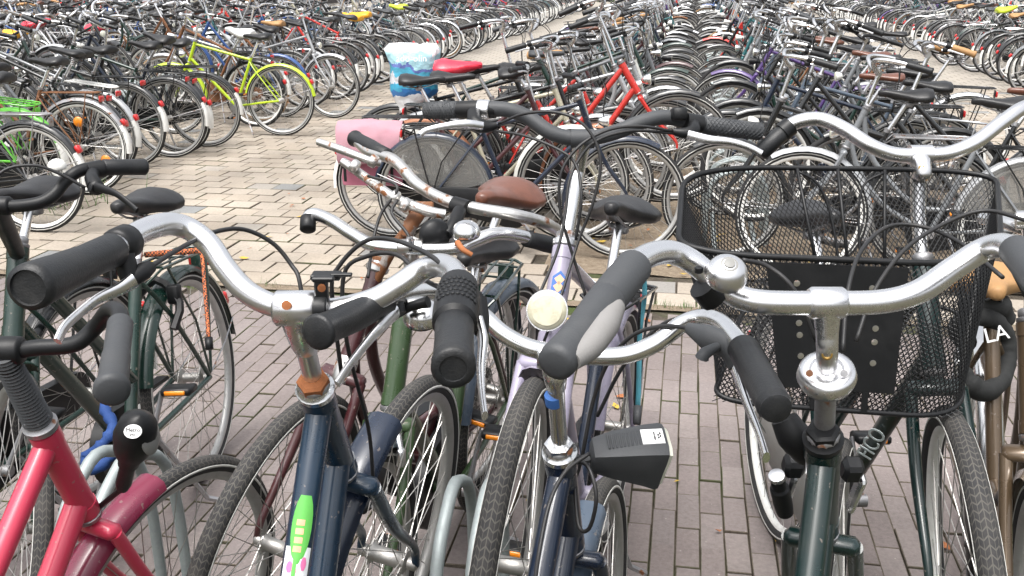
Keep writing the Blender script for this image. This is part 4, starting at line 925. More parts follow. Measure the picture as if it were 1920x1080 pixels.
def f(q):
    W3 = F4.inv.to_3x3(); x = (CR * .985 + CB * -.05 + V3((0, 0, .03))).normalized(); up = (V3((0, 0, 1)) + CB * .30); up = (up - x * up.dot(x)).normalized(); y = up.cross(x)
    o = at(1112, 858, 1.50)
    def sec(h, wd, top, bot, sk=0):
        pts = [(-.30, 1), (.30, 1), (.5, .86), (.5, .3), (.44, -.2), (.34, -.9), (.2, -1), (-.2, -1), (-.34, -.9), (-.44, -.2), (-.5, .3), (-.5, .86)]
        return [F4.inv @ (o + x * (h + sk * (v_ - .5)) + y * (u_ * wd) + up * (top * v_ if v_ > 0 else bot * -v_)) for u_, v_ in pts]
    q.loft([sec(-.004, .030, .016, -.014), sec(0, .042, .024, -.02), sec(.03, .056, .031, -.032), (sec(.075, .066, .036, -.048)), sec(.100, .07, .037, -.056, .006), sec(.106, .068, .035, -.054, .006)])
    q.loft([sec(.1055, .064, .032, -.05, .006), sec(.112, .060, .028, -.046, .006), sec(.115, .03, .01, -.02, .006)], 1)
    for i in range(9):
        h = .022 + i * .0058; t_ = .029 + .08 * h
        q.box(F4.inv @ (o + x * h + up * t_), (.0036, .030, .003), .001, W3 @ Matrix((x, y, up)).transposed())
    q.tube([F4.inv @ (o - x * .004), F4.inv @ (o - x * .02 - up * .004), HT + V3((.02, 0, -.005))], .0075, 8)
    F4.lx, F4.ly, F4.lu, F4.lo = x, y, up, o
F4l = fmesh(F4, 'headlight', f, [M['darkgrey'], M['lens']], None, .75)
W3 = F4.inv.to_3x3(); tilt = (F4.lu - F4.lx * .075).normalized()
def onlamp(h, u, k=.0004): return F4.inv @ (F4.lo + F4.lx * h + F4.ly * u + F4.lu * (.0355 + .055 * (h - .075) + k + .0006))
lx = W3 @ F4.lx; lz = W3 @ (F4.lu - F4.lx * .05)
decal(F4, F4l, rect(.0165, .0155), onlamp(.088, 0), lx, lz, M['white'])
decal(F4, F4l, rect(.0068, .0125), onlamp(.0805, 0, .0008), lx, lz, M['black_print'])
for k in range(5):
    a0 = 2.5 + k * .5; decal(F4, F4l, [(.0035, 0), (.009 * math.cos(a0) * .9 + .003, .012 * math.sin(a0)), (.009 * math.cos(a0 + .2) * .9 + .003, .012 * math.sin(a0 + .2))], onlamp(.0805, 0, .0012), lx, lz, M['white'])
for k in range(4): decal(F4, F4l, ell(.0014, .0021, 8), onlamp(.0965 + .003 * (k % 2), -.004 + .003 * k, .0008), lx, lz, M['black_print'])
link('lettering', text_mesh('ANTARES', .0042, M['black_print']), F4l, basis(onlamp(.0905, 0, .001), W3 @ -F4.ly, lz))

# dark green bicycle with bell, right
F5 = bike('very dark green bicycle with silver bell and wide silver bar, in front of basket', .08, .526, 1.363, .124, -.031, -.006, 0, GF, col=P['tealdark'], kind='step', thick=True, guards=None, bar=None, stem=False, lamp=None, rack=False, chain=None, cables=False)
F5b = fbar(F5, [(1165, 528, 1.06), (1192, 494, 1.11), (1225, 476, 1.15), (1262, 474, 1.18), (1300, 492, 1.19), (1345, 530, 1.19), (1385, 556, 1.18), (1440, 567, 1.17), (1550, 568, 1.17), (1650, 566, 1.17), (1720, 548, 1.17), (1785, 505, 1.18), (1840, 470, 1.18), (1880, 460, 1.15), (1912, 475, 1.10)], .0145, M['alu'])
def f(q):
    side = (F5.inv.to_3x3() @ CR).normalized(); c = F5.inv @ at(1550, 568, 1.17); b_ = F5.inv @ at(1551, 660, 1.19); e = F5.inv @ at(1550, 700, 1.235)
    q.tube([c - side * .0215, c - side * .0175, c + side * .0175, c + side * .0215], [.0165, .0192, .0192, .0165], 24)
    q.tube([c, c * .72 + b_ * .28, c * .35 + b_ * .65, b_, e], [.0185, .0155, .0132, .0128, .0128], 20, n=4)
    q.tube([e, HT - AX * .04], .0132, 18, mi=1)
    q.lathe([(.013, -.019), (.025, -.018), (.033, -.011), (.0365, -.001), (.034, .009), (.027, .0135), (.021, .0135), (.0185, .0095), (.0135, .009)], e + AX * -.004, AX, 30)
    for s in (-1, 1): q.lathe([(.0045, 0), (.0045, .0012), (.0005, .0014)], e + side * s * .021 + (F5.inv @ CAMP - e).normalized() * .025, F5.inv @ CAMP - e, 10, 1)
    v_ = (F5.inv @ CAMP - b_); v_ = (v_ - AX * v_.dot(AX) * .6).normalized(); q.lathe([(.0065, 0), (.0065, .0125), (.0045, .013), (.0042, .0115), (.0005, .0115)], b_ + AX * .002, v_, 14, 2)
fmesh(F5, 'stem', f, [M['alu'], M['dull'], M['brass']], None, .8)
fhead(F5, [M['plastic'], M['plastic']])
fgrip(F5, F5b, (1190, 498, 1.10), (1135, 565, 1.03), [(.0150, 0), (.0205, .03), (.0205, .92), (.0185, 1)], M['darkgrey'], 'gear_shifter')
fgrip(F5, F5b, (1142, 557, 1.035), (1040, 684, .925), [(.0155, 0), (.0205, .05), (.0200, .2), (.0180, .5), (.0175, .75), (.0190, .93), (.0180, .98), (.012, 1)], M['darkgrey'])
ftube(F5, 'grip', [(1152, 575, 1.017), (1133, 610, .985), (1106, 648, .952), (1072, 676, .93)], [.0115, .0150, .0135, .0100], [M['greygrip']], F5b, 5, 16)
fgrip(F5, F5b, (1903, 467, 1.11), (2002, 592, .945), GP, M['darkgrey'])
fbell(F5, F5b, (1362, 514, 1.13), .0245, (.10, -.62, .80), M['alu'], M['plastic'], True)
def f(q): q.tube(L_(F5, [(1318, 535, 1.18), (1340, 560, 1.19)]), .0185, 12); q.tube(L_(F5, [(1322, 505, 1.14), (1340, 507, 1.14), (1350, 508, 1.14)]), [.004, .0045, .006], 8); q.lathe([(.0005, -.005), (.005, -.003), (.005, .003), (.0005, .005)], F5.inv @ at(1310, 506, 1.14), (0, 0, 1), 8)
fmesh(F5, 'bell_clamp', f, [M['plastic']], F5b)
fcable(F5, [(1392, 487, 1.3), (1440, 500, 1.31), (1490, 545, 1.3), (1530, 640, 1.32)], [(1580, 660, 1.33), (1590, 545, 1.36), (1615, 470, 1.42), (1665, 425, 1.48), (1730, 425, 1.48), (1800, 455, 1.42), (1880, 520, 1.3)], [(1605, 640, 1.35), (1640, 545, 1.37), (1700, 465, 1.42), (1780, 415, 1.46), (1850, 395, 1.46), (1930, 415, 1.4)], [(1880, 470, 1.25), (1905, 520, 1.35), (1940, 590, 1.4)])
B5 = basis((0, 0, 0), F5.inv.to_3x3() @ CR, AX).to_3x3()
fmesh(F5, 'lamp_bracket', lambda q: q.tube(L_(F5, [(1470, 785, 1.36), (1490, 820, 1.36), (1515, 850, 1.37), (1540, 850, 1.37)]), [.02, .026, .022, .016], 14, n=3, flat=.8), [M['plastic']])
for s_, (x_, y_) in ((-1, (1488, 872)), (1, (1597, 880))):
    fmesh(F5, 'brake_arm', lambda q: (q.box(F5.inv @ at(x_, y_, 1.48), (.03, .03, .036), .006, B5, 0), q.box(F5.inv @ at(x_ + s_ * 8, y_ + 45, 1.515), (.012, .022, .085), .004, B5, 1)), [M['plastic'], M['alu']], None, .7)
def f(q):
    q.lathe([(.001, -.045), (.013, -.043), (.0145, -.02), (.0145, .02), (.011, .024), (.011, .04), (.006, .046), (.001, .047)], F5.inv @ at(1465, 930, 1.50), AX * .9 + V3((0, .1, 0)), 16)
    q.lathe([(.007, .040), (.012, .046), (.012, .054), (.003, .058)], F5.inv @ at(1465, 930, 1.50), AX * .9 + V3((0, .1, 0)), 14, 1)
fmesh(F5, 'dynamo_bottle', f, [M['plastic'], M['alu']], None, .7)

# ---- the opposite line, front wheels toward the viewer
O1 = bike('dark green bicycle with black bar, white bell and bungee strap on its rack', -1.499, 2.72, -1.478, .10, .07, .75, 0, GF, col=P['green'], kind='step', thick=True, guards='green', tip=False, short=True, bar=None, stem=False, lamp=None, chain='guard', cables=False, sdz=-.03, rackm=P['green'], sad='comfort', lock=True)
O1b = fbar(O1, [(-300, 330, 2.05), (-200, 335, 2.0), (-110, 372, 1.96), (-5, 386, 1.95), (62, 383, 1.95), (98, 368, 1.96), (122, 340, 1.98), (150, 320, 2.0), (190, 314, 2.03), (274, 313, 2.1)], .0125, M['plastic'])
fstem(O1, (-5, 386, 1.95), .0118, M['plastic'])
fgrip(O1, O1b, (192, 314, 2.035), (275, 313, 2.1), [(.0150, 0), (.0170, .03), (.0165, .5), (.0170, .9), (.0175, .95), (.013, 1)], M['grip'])
def f(q): q.tube(L_(O1, [(163, 322, 2.01), (192, 316, 2.03)]), .0185, 14); q.tube(L_(O1, [(176, 319, 2.02), (172, 335, 1.98), (180, 352, 1.96), (168, 350, 1.95)]), [.012, .014, .017, .010], 10)
fmesh(O1, 'lever_clamp', f, [M['plastic']], O1b)
flever(O1, O1b, [(180, 350, 1.95), (215, 362, 1.93), (240, 380, 1.92), (257, 395, 1.91)], [.010, .007, .0065, .0065], M['plastic'])
fbell(O1, O1b, (107, 312, 1.95), .0175, (0, -.1, 1), M['whitepl'], M['whitepl'], False)
fcable(O1, [(160, 352, 1.94), (110, 325, 1.92), (60, 310, 1.9), (0, 325, 1.88), (-40, 400, 1.86)])
O0 = bike('black bicycle with broad black saddle on grey post at the left edge', -1.784, 2.556, -1.591, .08, .009, 0, 0, GF, col=P['green'], kind='oma', guards='black', bar='flat', lamp=None, sdz=.03, sad='comfort', chain='case')
Mb = bike('maroon old bicycle with rusty stem, rod brakes and brown leather saddle', -.611, 2.818, -1.809, .069, -.15, .099, 0, GF, col=P['maroon'], kind='oma', guards='slate', tip=False, frontguard=False, bar=None, stem=False, lamp=None, seat=M['leather'], sad='comfort', springs=True, sdz=.04, rackm=P['maroon'], cables=False, rack=False, fat=True)
Mbb = fbar(Mb, [(663, 258, 2.5), (693, 285, 2.42), (738, 300, 2.34), (785, 348, 2.26), (842, 378, 2.2), (900, 392, 2.17), (960, 402, 2.16), (1015, 416, 2.2), (1042, 430, 2.26), (1062, 446, 2.32)], .0135, M['worn'])
fstem(Mb, (790, 392, 2.2), .0118, M['rusty'], hr=.017, mid=(768, 425, 2.17))
fgrip(Mb, Mbb, (726, 292, 2.37), (664, 259, 2.5), GP, M['grip'])
def f(q):
    q.tube(L_(Mb, [(597, 266, 2.36), (640, 281, 2.33), (690, 300, 2.31), (712, 306, 2.32)]), [.009, .0105, .0095, .009], 10, n=4); q.tube(L_(Mb, [(643, 303, 2.24), (690, 336, 2.2), (742, 372, 2.16), (800, 395, 2.13), (835, 402, 2.13)]), [.0095, .0105, .011, .012, .011], 10, n=4)
    for p in ((665, 312, 2.2), (740, 370, 2.15), (760, 384, 2.14), (700, 302, 2.31)): q.lathe([(.013, -.009), (.016, -.006), (.016, .006), (.013, .009)], Mb.inv @ at(*p), (Mb.inv @ at(p[0] + 40, p[1] + 24, p[2]) - Mb.inv @ at(*p)), 12)
fmesh(Mb, 'rod_brake', f, [M['worn']], Mbb)
def f(q): q.tube(L_(Mb, [(851, 384, 2.19), (878, 392, 2.17)]), .0195, 16); q.tube(L_(Mb, [(862, 395, 2.14), (852, 420, 2.1), (838, 440, 2.08)]), [.014, .017, .012], 10); q.lathe([(.004, -.02), (.03, -.014), (.035, 0), (.03, .014), (.004, .02)], Mb.inv @ at(815, 440, 2.08), Mb.inv.to_3x3() @ (CB + CR * .5), 20)
fmesh(Mb, 'lamp_bracket', f, [M['plastic']], Mbb)
fcable(Mb, [(690, 330, 2.18), (745, 350, 2.14), (715, 400, 2.14), (700, 450, 2.12), (690, 520, 2.05)], [(745, 375, 2.1), (735, 400, 2.08), (765, 440, 2.05), (770, 470, 2.03)], r=.0035)
fhead(Mb, [M['worn'], M['rusty']])
def f(q): q.lathe([(.0215, -.03), (.0245, -.022), (.0245, .022), (.0215, .03)], HB - AX * .02, AX, 18)
fmesh(Mb, 'fork_crown', f, [M['worn']])
Gr = bike('olive green bicycle with flat chrome bar, elbow grips and green rack', -.566, 2.745, -1.617, .009, -.046, -.008, 0, GF, col=P['olive'], kind='dia', thick=True, guards='slate', tip=False, short=True, bar=None, stem=False, lamp=None, cdz=0, sdz=-.09, rackm=P['green'], cables=False, fat=True, seat=M['saddle'])
Grb = fbar(Gr, [(577, 430, 2.16), (578, 408, 2.18), (592, 402, 2.18), (625, 416, 2.15), (662, 440, 2.11), (702, 460, 2.08), (770, 466, 2.07), (848, 466, 2.07), (888, 452, 2.08), (930, 438, 2.1), (975, 442, 2.13), (1005, 452, 2.16), (1055, 465, 2.22)], .0142, M['chrome'])
fgrip(Gr, Grb, (578, 407, 2.18), (577, 432, 2.16), [(.014, 0), (.0175, .1), (.0175, .9), (.012, 1)], M['plastic']); fgrip(Gr, Grb, (985, 447, 2.14), (1056, 465, 2.22), GP, M['grip'])
fstem(Gr, (770, 463, 2.07), .0118, M['worn'], hr=.0165)
def f(q): q.lathe([(.010, -.006), (.010, .004), (.007, .006), (.007, .010), (.001, .011)], Gr.inv @ at(768, 453, 2.05), (0, 0, 1), 10)
fmesh(Gr, 'clamp_bolt', f, [M['dull']])
fbell(Gr, Grb, (874, 436, 2.04), .030, (0, -.1, 1), M['chrome'], M['worn'], False)
ftube(Gr, 'bell_lever', [(858, 455, 2.02), (868, 468, 2.0), (885, 478, 2.0)], [.007, .006, .005], [M['rust']], Grb, 3, 8)
fhead(Gr, [M['dull'], M['dull']])
for s_ in (-1, 1):
    fmesh(Gr, 'brake_arm', lambda q: (q.tube([HB - AX * .03 + V3((.04, s_ * .03, 0)), HB - AX * .075 + V3((.055, s_ * .05, 0))], [.008, .006], 8), q.lathe([(.001, -.006), (.010, -.005), (.010, .005), (.001, .006)], HB - AX * .03 + V3((.045, s_ * .03, 0)), (1, 0, 0), 12), q.box(HB - AX * .078 + V3((.054, s_ * .049, 0)), (.02, .016, .04), .004)), [M['alu']], None, .8)
Li = bike('lilac bicycle with dark grey diamond-grip bar and round cream headlamp', -.175, 2.564, -1.677, .204, -.016, .107, 0, GF, col=P['lilac'], kind='dia', thick=True, guards='lilac', tip=False, short=True, bar=None, stem=False, lamp=None, sdz=.012, rackw=True, cables=False, fat=True, sad='comfort', stand=True)
Lib = fbar(Li, [(798, 207, 2.1), (905, 204, 2.05), (952, 206, 2.04), (990, 220, 2.04), (1030, 247, 2.03), (1070, 259, 2.03), (1110, 259, 2.03), (1160, 246, 2.03), (1205, 228, 2.03), (1250, 220, 2.04), (1310, 232, 2.05), (1425, 247, 2.08)], .0155, M['darkgrey'])
def knurl(b, bar, p0, p1, r, m_):
    a, c = L_(b, [p0, p1]); d = c - a; l = d.length; T = d.normalized(); X = T.orthogonal().normalized(); Y = T.cross(X)
    def f(q):
        q.lathe([(r * .8, 0), (r, .02 * l), (r, .97 * l), (r * .8, l)], a, d, 24)
        for k in range(10):
            for s in (-1, 1):
                q.tube([a + T * (l * (.03 + .94 * i / 20)) + (X * math.cos(s * i * .42 + k * .628) + Y * math.sin(s * i * .42 + k * .628)) * r for i in range(21)], .0013, 4)
    return fmesh(b, 'grip', f, [m_], bar, 1.2)
knurl(Li, Lib, (858, 206, 2.07), (797, 207, 2.1), .0172, M['darkgrey']); knurl(Li, Lib, (1318, 234, 2.05), (1428, 247, 2.08), .0178, M['darkgrey'])
def f(q):
    q.tube(L_(Li, [(860, 206, 2.07), (905, 205, 2.05), (930, 206, 2.045)]), [.0185, .019, .0175], 16); q.tube(L_(Li, [(888, 212, 2.03), (892, 232, 2.0), (915, 238, 2.0), (932, 234, 2.0)]), [.014, .016, .012, .007], 10, n=3)
fmesh(Li, 'lever_clamp', f, [M['plastic']], Lib)
def f(q):
    q.tube(L_(Li, [(1285, 228, 2.03), (1315, 233, 2.04)]), .0185, 14); q.tube(L_(Li, [(1300, 231, 2.03), (1300, 245, 2.0), (1285, 250, 1.99), (1262, 246, 1.99)]), [.012, .014, .012, .007], 10, n=2)
fmesh(Li, 'lever_clamp', f, [M['plastic']], Lib)
fmesh(Li, 'bar_mount', lambda q: q.box(Li.inv @ at(1272, 214, 2.025), (.03, .05, .026), .004, basis((0, 0, 0), Li.inv.to_3x3() @ CR, V3((0, 0, 1))).to_3x3()), [M['plastic']], Lib)
def f(q):
    a, c = L_(Li, [(896, 205, 2.05), (918, 206, 2.045)]); q.lathe([(.0192, 0), (.0205, .1 * (c - a).length), (.0205, .9 * (c - a).length), (.0192, (c - a).length)], a, c - a, 20)
fmesh(Li, 'gear_shifter', f, [M['alu']], Lib)
flever(Li, Lib, [(905, 236, 1.99), (872, 232, 1.97), (835, 236, 1.97), (800, 244, 1.97), (788, 252, 1.97)], [.009, .0085, .0065, .006, .0065]); flever(Li, Lib, [(1290, 252, 1.98), (1330, 262, 1.97), (1370, 266, 1.97), (1405, 276, 1.97), (1428, 288, 1.97)], [.009, .009, .0075, .0065, .007])
fcable(Li, [(935, 232, 2.0), (985, 213, 1.96), (1050, 212, 1.93), (1100, 240, 1.92), (1126, 300, 1.92), (1112, 380, 1.93), (1085, 450, 1.94), (1050, 560, 1.9), (1020, 640, 1.88)], [(925, 245, 2.0), (985, 255, 1.96), (1050, 282, 1.93), (1080, 310, 1.92), (1090, 370, 1.9), (1080, 450, 1.92)], [(1262, 246, 1.99), (1200, 237, 1.95), (1140, 244, 1.93), (1085, 275, 1.92), (1052, 325, 1.92), (1050, 390, 1.93), (1065, 450, 1.94), (1100, 560, 1.95)], [(1262, 250, 1.99), (1180, 246, 1.96), (1110, 270, 1.94), (1070, 330, 1.92), (1060, 400, 1.91), (1045, 470, 1.9), (1008, 560, 1.88)])
def f(q): q.tube([HT - AX * .05, CL + AX * .0 + V3((-.03, 0, -.03))], .0150, 18); c = Li.inv @ at(1092, 260, 2.03); q.tube([CL + V3((-.03, 0, -.035)), c], [.0155, .019], 16); s_ = (Li.inv.to_3x3() @ CR).normalized(); q.tube([c - s_ * .024, c + s_ * .024], .0195, 16, mi=1)
fmesh(Li, 'stem', f, [M['chrome'], M['darkgrey']]); fhead(Li, [M['alu'], M['dull']])
def f(q):
    o = Li.inv @ at(1026, 582, 1.86); d = Li.inv.to_3x3() @ (CB + V3((0, 0, .36)) + CR * -.12)
    q.lathe([(.006, -.05), (.024, -.04), (.036, -.012), (.0395, .0), (.039, .006)], o, d, 28); q.lathe([(.0375, .004), (.036, .009), (.028, .012), (.0285, .0135), (.001, .015)], o, d, 28, 1)
    D = d.normalized(); X = D.orthogonal().normalized(); Y = D.cross(X)
    q.tube([o + D * .0125 + (X * a + Y * c) * .017 for a, c in ((1, 1), (-1, 1), (-1, -1), (1, -1), (1, .98))], .0012, 4)
    q.tube([o - D * .04, HB + AX * .02 + V3((.01, 0, 0))], .006, 8)
fmesh(Li, 'headlight', f, [M['chrome'], M['cream']])
def badge():
    o = (HT + HB) / 2 + AX * .015; vw = (Li.inv @ CAMP - o); vw = (vw - AX * vw.dot(AX)).normalized(); x = AX.cross(vw)
    for sh, m_, k in (([(0, .026), (.014, .012), (.014, -.014), (0, -.028), (-.014, -.014), (-.014, .012)], M['stblue'], .0238), ([(0, .018), (.0105, .006), (0, -.006), (-.0105, .006)], M['storange'], .0243), ([(0, .002), (.0105, -.010), (0, -.020), (-.0105, -.010)], M['storange'], .0243)):
        decal(Li, Li.frame, sh, o + vw * k, -x, vw, m_)
badge()
def f(q): q.tube([BB, ST + SAX * .055], .0188, 16); q.tube([ST + SAX * .05, ST + SAX * .07], .0198, 16)
fmesh(Li, 'seat_tube', f, [P['navy']])

# bicycle with the wire basket
B2 = bike('dark teal bicycle with the black wire basket on its front', .329, 2.672, -1.363, .162, -.016, -.30, 0, GF, col=P['tealdark'], kind='step', thick=True, guards='tealdark', tip=True, frontguard=False, bar=None, stem=False, lamp=None, rimm=M['rimwhite'], chain='case', chainm=M['greypl'], cdz=.028, cables=False, fat=True)
B2b = fbar(B2, [(1428, 284, 2.06), (1470, 244, 2.06), (1500, 227, 2.05), (1540, 224, 2.04), (1585, 243, 2.02), (1630, 272, 2.0), (1675, 289, 2.0), (1725, 291, 2.0), (1780, 287, 2.0), (1830, 266, 2.0), (1880, 228, 2.02), (1925, 200, 2.05), (1990, 190, 2.1)], .0148, M['alu'])
def f(q):
    c = B2.inv @ at(1725, 290, 2.0); s_ = (B2.inv.to_3x3() @ CR).normalized(); q.tube([c - s_ * .022, c + s_ * .022], .0195, 18); q.tube([c, HT + AX * .1, HT - AX * .05], [.018, .0145, .0125], 16, n=2); v_ = B2.inv @ CAMP - c; q.box(c - AX * .03 + v_.normalized() * .012, (.03, .04, .05), .007, basis((0, 0, 0), s_, AX).to_3x3()); q.lathe([(.006, 0), (.006, .003), (.001, .0035)], c - AX * .028 + v_.normalized() * .03, v_, 10, 1)
fmesh(B2, 'stem', f, [M['alu'], M['brass']])
fgrip(B2, B2b, (1477, 240, 2.06), (1424, 289, 2.06), [(.0152, 0), (.0178, .03), (.0178, .95), (.013, 1)], M['grip'])
def f(q): q.lathe([(.0205, 0), (.0205, .022)], B2.inv @ at(1482, 236, 2.06), B2.inv @ at(1470, 246, 2.06) - B2.inv @ at(1482, 236, 2.06), 16)
fmesh(B2, 'lever_clamp', f, [M['plastic']], B2b)
# basket: corners in the place, from the bar side to the viewer's side
bk_top = [at(1282, 312, 1.99), at(1868, 320, 1.99), at(1880, 500, 1.66), at(1270, 474, 1.66)]
bk_bot = [at(1400, 560, 1.98), at(1800, 575, 1.98), at(1806, 785, 1.72), at(1335, 752, 1.72)]
def rloop(c, n=7, k=.28):
    out = []
    for i in range(4):
        a, b_, d = c[i - 1], c[i], c[(i + 1) % 4]
        pa, pb = b_.lerp(a, k), b_.lerp(d, k * .55) if i % 2 else b_.lerp(d, k)
        if i % 2 == 0: pa = b_.lerp(a, k)
        for j in range(n + 1):
            t_ = j / n; out.append(pa * (1 - t_) ** 2 + b_ * 2 * t_ * (1 - t_) + pb * t_ ** 2)
    # even spacing
    L = [0]
    for i in range(len(out)): L.append(L[-1] + (out[(i + 1) % len(out)] - out[i]).length)
    return out, L
def ev(loop, L, u):
    u = (u % 1) * L[-1]
    for i in range(len(loop)):
        if L[i + 1] >= u: return loop[i].lerp(loop[(i + 1) % len(loop)], (u - L[i]) / max(1e-9, L[i + 1] - L[i]))
    return loop[0]
tl, tL = rloop(bk_top, k=.30); bl, bL = rloop(bk_bot, k=.22)
tl = [B2.inv @ p for p in tl]; bl = [B2.inv @ p for p in bl]
def f(q):
    q.tube(tl, .0055, 10, closed=True); q.tube(bl, .0048, 8, closed=True)
basket = fmesh(B2, 'basket', f, [M['plastic']], None, 2)
def f(q):
    NU, NV = 168, 36
    for s in (1, -1):
        for k in range(NU):
            pts = []
            for j in range(NV + 1):
                v = j / NV; u = (k + s * (j * .5)) / NU; pts.append(ev(tl, tL, u).lerp(ev(bl, bL, u), v) if True else None)
            q.tube(pts, .00112, 3, cap=False)
    c0 = sum(bl, V3((0, 0, 0))) / len(bl)
    A, B_, C_, D_ = [B2.inv @ p for p in bk_bot]
    for s in (0, 1):
        for k in range(-20, 44):
            pts = []
            for j in range(0, 25):
                v = j / 24; u = (k + (j if s else -j)) / 24 if s else (k - j + 24) / 24
                if -.0 <= u <= 1.0: pts.append(A.lerp(B_, u).lerp(D_.lerp(C_, u), v))
            if len(pts) > 1: q.tube(pts, .0009, 3, cap=False)
tag(fmesh(B2, 'basket_mesh', f, [M['plastic']], basket, 2), kind='stuff')
def f(q):
    def wallp(px0, px1, v0, v1, off):
        # panel set on the viewer's side wall between two sight lines
        D_, C_, d_, c_ = bk_top[3], bk_top[2], bk_bot[3], bk_bot[2]
        g = lambda u, v: D_.lerp(C_, u).lerp(d_.lerp(c_, u), v)
        nrm = (C_ - D_).cross(d_ - D_).normalized()
        if nrm.dot(CB) < 0: nrm = -nrm
        return [B2.inv @ (g(u, v) + nrm * off) for u, v in ((px0, v0), (px1, v0), (px1, v1), (px0, v1))]
    q.loft([wallp(.27, .71, .03, .86, .004), wallp(.27, .71, .03, .86, .0065)])
    for u, v in ((.36, .16), (.60, .17), (.36, .42), (.62, .43), (.36, .50), (.62, .52), (.36, .64), (.62, .66)):
        o = wallp(u, u, v, v, .0068)[0]; q.lathe([(.0055, -.001), (.0055, .0008), (.0005, .0012)], o, B2.inv.to_3x3() @ CB, 10, 1)
    for u in (.40, .60): q.loft([wallp(u - .012, u + .012, .86, 1.0, .004), wallp(u - .012, u + .012, .86, 1.0, .007)])
fmesh(B2, 'basket_plate', f, [M['plastic'], M['worn']], basket, .5)
def f(q):
    A, B_, a_, b_ = bk_top[0], bk_top[1], bk_bot[0], bk_bot[1]
    g = lambda u, v: B2.inv @ (A.lerp(B_, u).lerp(a_.lerp(b_, u), v) + CB * .006)
    for u in (.36, .49, .64): q.tube([g(u, 0), g(u, .95)], .0036, 6)
    q.tube([g(.36, .02), g(.42, .12), g(.45, .4), g(.45, .95)], .0028, 6, n=4); q.tube([g(.64, .02), g(.57, .12), g(.545, .4), g(.545, .95)], .0028, 6, n=4)
fmesh(B2, 'basket_stay', f, [M['plastic']], basket, 2)
lt_ = text_mesh('FICO', .052, M['decal'], .0008)
dv = (HB + AX * .035 - BB).normalized(); o = BB.lerp(HB, .50); vw = (B2.inv @ CAMP - o); vw = (vw - dv * vw.dot(dv)).normalized(); side = dv.cross(vw)
link('lettering', lt_, B2.frame, basis(o + vw * .0155 + side * .0125 * (1 if side.dot(B2.inv.to_3x3() @ CR) < 0 else -1), dv, vw))

# bicycle at the right edge with the chain lock
Pb = bike('bronze bicycle with tan saddle and chrome mudguard at the right edge', .867, 2.631, -1.728, .077, .103, -.004, 0, GF, col=P['bronze'], kind='oma', thick=True, guards='chrome', tip=True, bar=None, lamp=None, seat=M['tansaddle'], sdz=-.112, rack=False, chain='guard', stem=True, cables=False)
fbar(Pb, [(1842, 410, 2.1), (1880, 416, 2.04), (1915, 428, 2.0), (1970, 440, 1.98)], .0125, M['chrome'])
# chain lock in its cloth sleeve, hung round the seat tube
lk = bpy.data.objects.new('chain_lock', None); COL.objects.link(lk); tag(lk, 'black cloth-covered chain lock looped round bronze seat tube at the right edge', 'chain lock')
lk.location = at(1850, 720, 2.5); LI = lk.matrix_basis.inverted() if False else Matrix.Translation(-at(1850, 720, 2.5))
def lw(pts): return [LI @ at(*p) for p in pts]
mb = MB(); g = random.Random(4); path = spline(lw([(1800, 700, 2.36), (1822, 724, 2.35), (1850, 734, 2.36), (1876, 712, 2.40), (1887, 672, 2.43), (1884, 630, 2.43), (1862, 600, 2.40), (1832, 592, 2.38), (1806, 600, 2.38), (1796, 622, 2.42), (1815, 642, 2.46)]), 8)
mb.tube(path, [.027 + .0012 * math.sin(i * 1.1) + g.uniform(-.0012, .0012) for i in range(len(path))], 14, flat=.85)
link('sleeve', mb.mesh('sleeve', [M['cloth']], 2), lk)
mb = MB(); path = spline(lw([(1806, 585, 2.42), (1840, 572, 2.40), (1872, 575, 2.42), (1880, 600, 2.45)]), 6); mb.tube(path, [.03 + g.uniform(-.003, .003) for _ in path], 12); link('sleeve', mb.mesh('sleeve', [M['cloth']], 2), lk)
mb = MB()
for p, a in (((1800, 690, 2.33), 0), ((1806, 676, 2.33), 1), ((1812, 664, 2.34), 0), ((1795, 670, 2.36), 1)):
    o = LI @ at(*p); X, Y = (CR, V3((0, 0, 1))) if a == 0 else (CB, V3((0, 0, 1)))
    mb.tube([o + X * .013 * math.cos(q * .63) + Y * .019 * math.sin(q * .63) for q in range(10)], .0045, 8, closed=True)
link('chain_links', mb.mesh('chain_links', [M['chrome']], 2), lk)
o = LI @ at(1868, 627, 2.36); link('lettering', text_mesh('LA', .05, M['white'], .0015), lk, basis(o, CR + V3((0, 0, .25)), CB + V3((0, 0, .4))))

# straps, pannier, bags and covers
st = bpy.data.objects.new('bungee_strap', None)
mb = MB(); mb.tube([at(*p) for p in [(272, 478, 2.9), (310, 474, 2.88), (350, 472, 2.86), (374, 471, 2.84), (380, 490, 2.83), (384, 540, 2.8), (388, 590, 2.78), (391, 635, 2.76)]], .0085, 8, n=4, flat=.6); mb.tube([at(391, 633, 2.76), at(393, 655, 2.75)], .011, 8, mi=1)
tag(link('bungee_strap', mb.mesh('bungee_strap', [M['orangestrap'], M['plastic']], 2)), 'orange and black woven bungee strap hanging from the dark green rack', 'strap', 'straps hanging from racks'); bpy.data.objects.remove(st)
mb = MB(); mb.tube([at(*p) for p in [(1178, 515, 2.75), (1205, 520, 2.73), (1208, 560, 2.72), (1200, 620, 2.7), (1198, 700, 2.66), (1196, 765, 2.62)]], .010, 8, n=5, flat=.35); mb.tube([at(1196, 762, 2.62), at(1194, 795, 2.6)], [.012, .010], 8, mi=1)
tag(link('carrier_strap', mb.mesh('carrier_strap', [M['tealstrap'], M['darkgrey']], 2)), 'teal elastic strap hanging from rack behind the lilac bicycle', 'strap', 'straps hanging from racks')
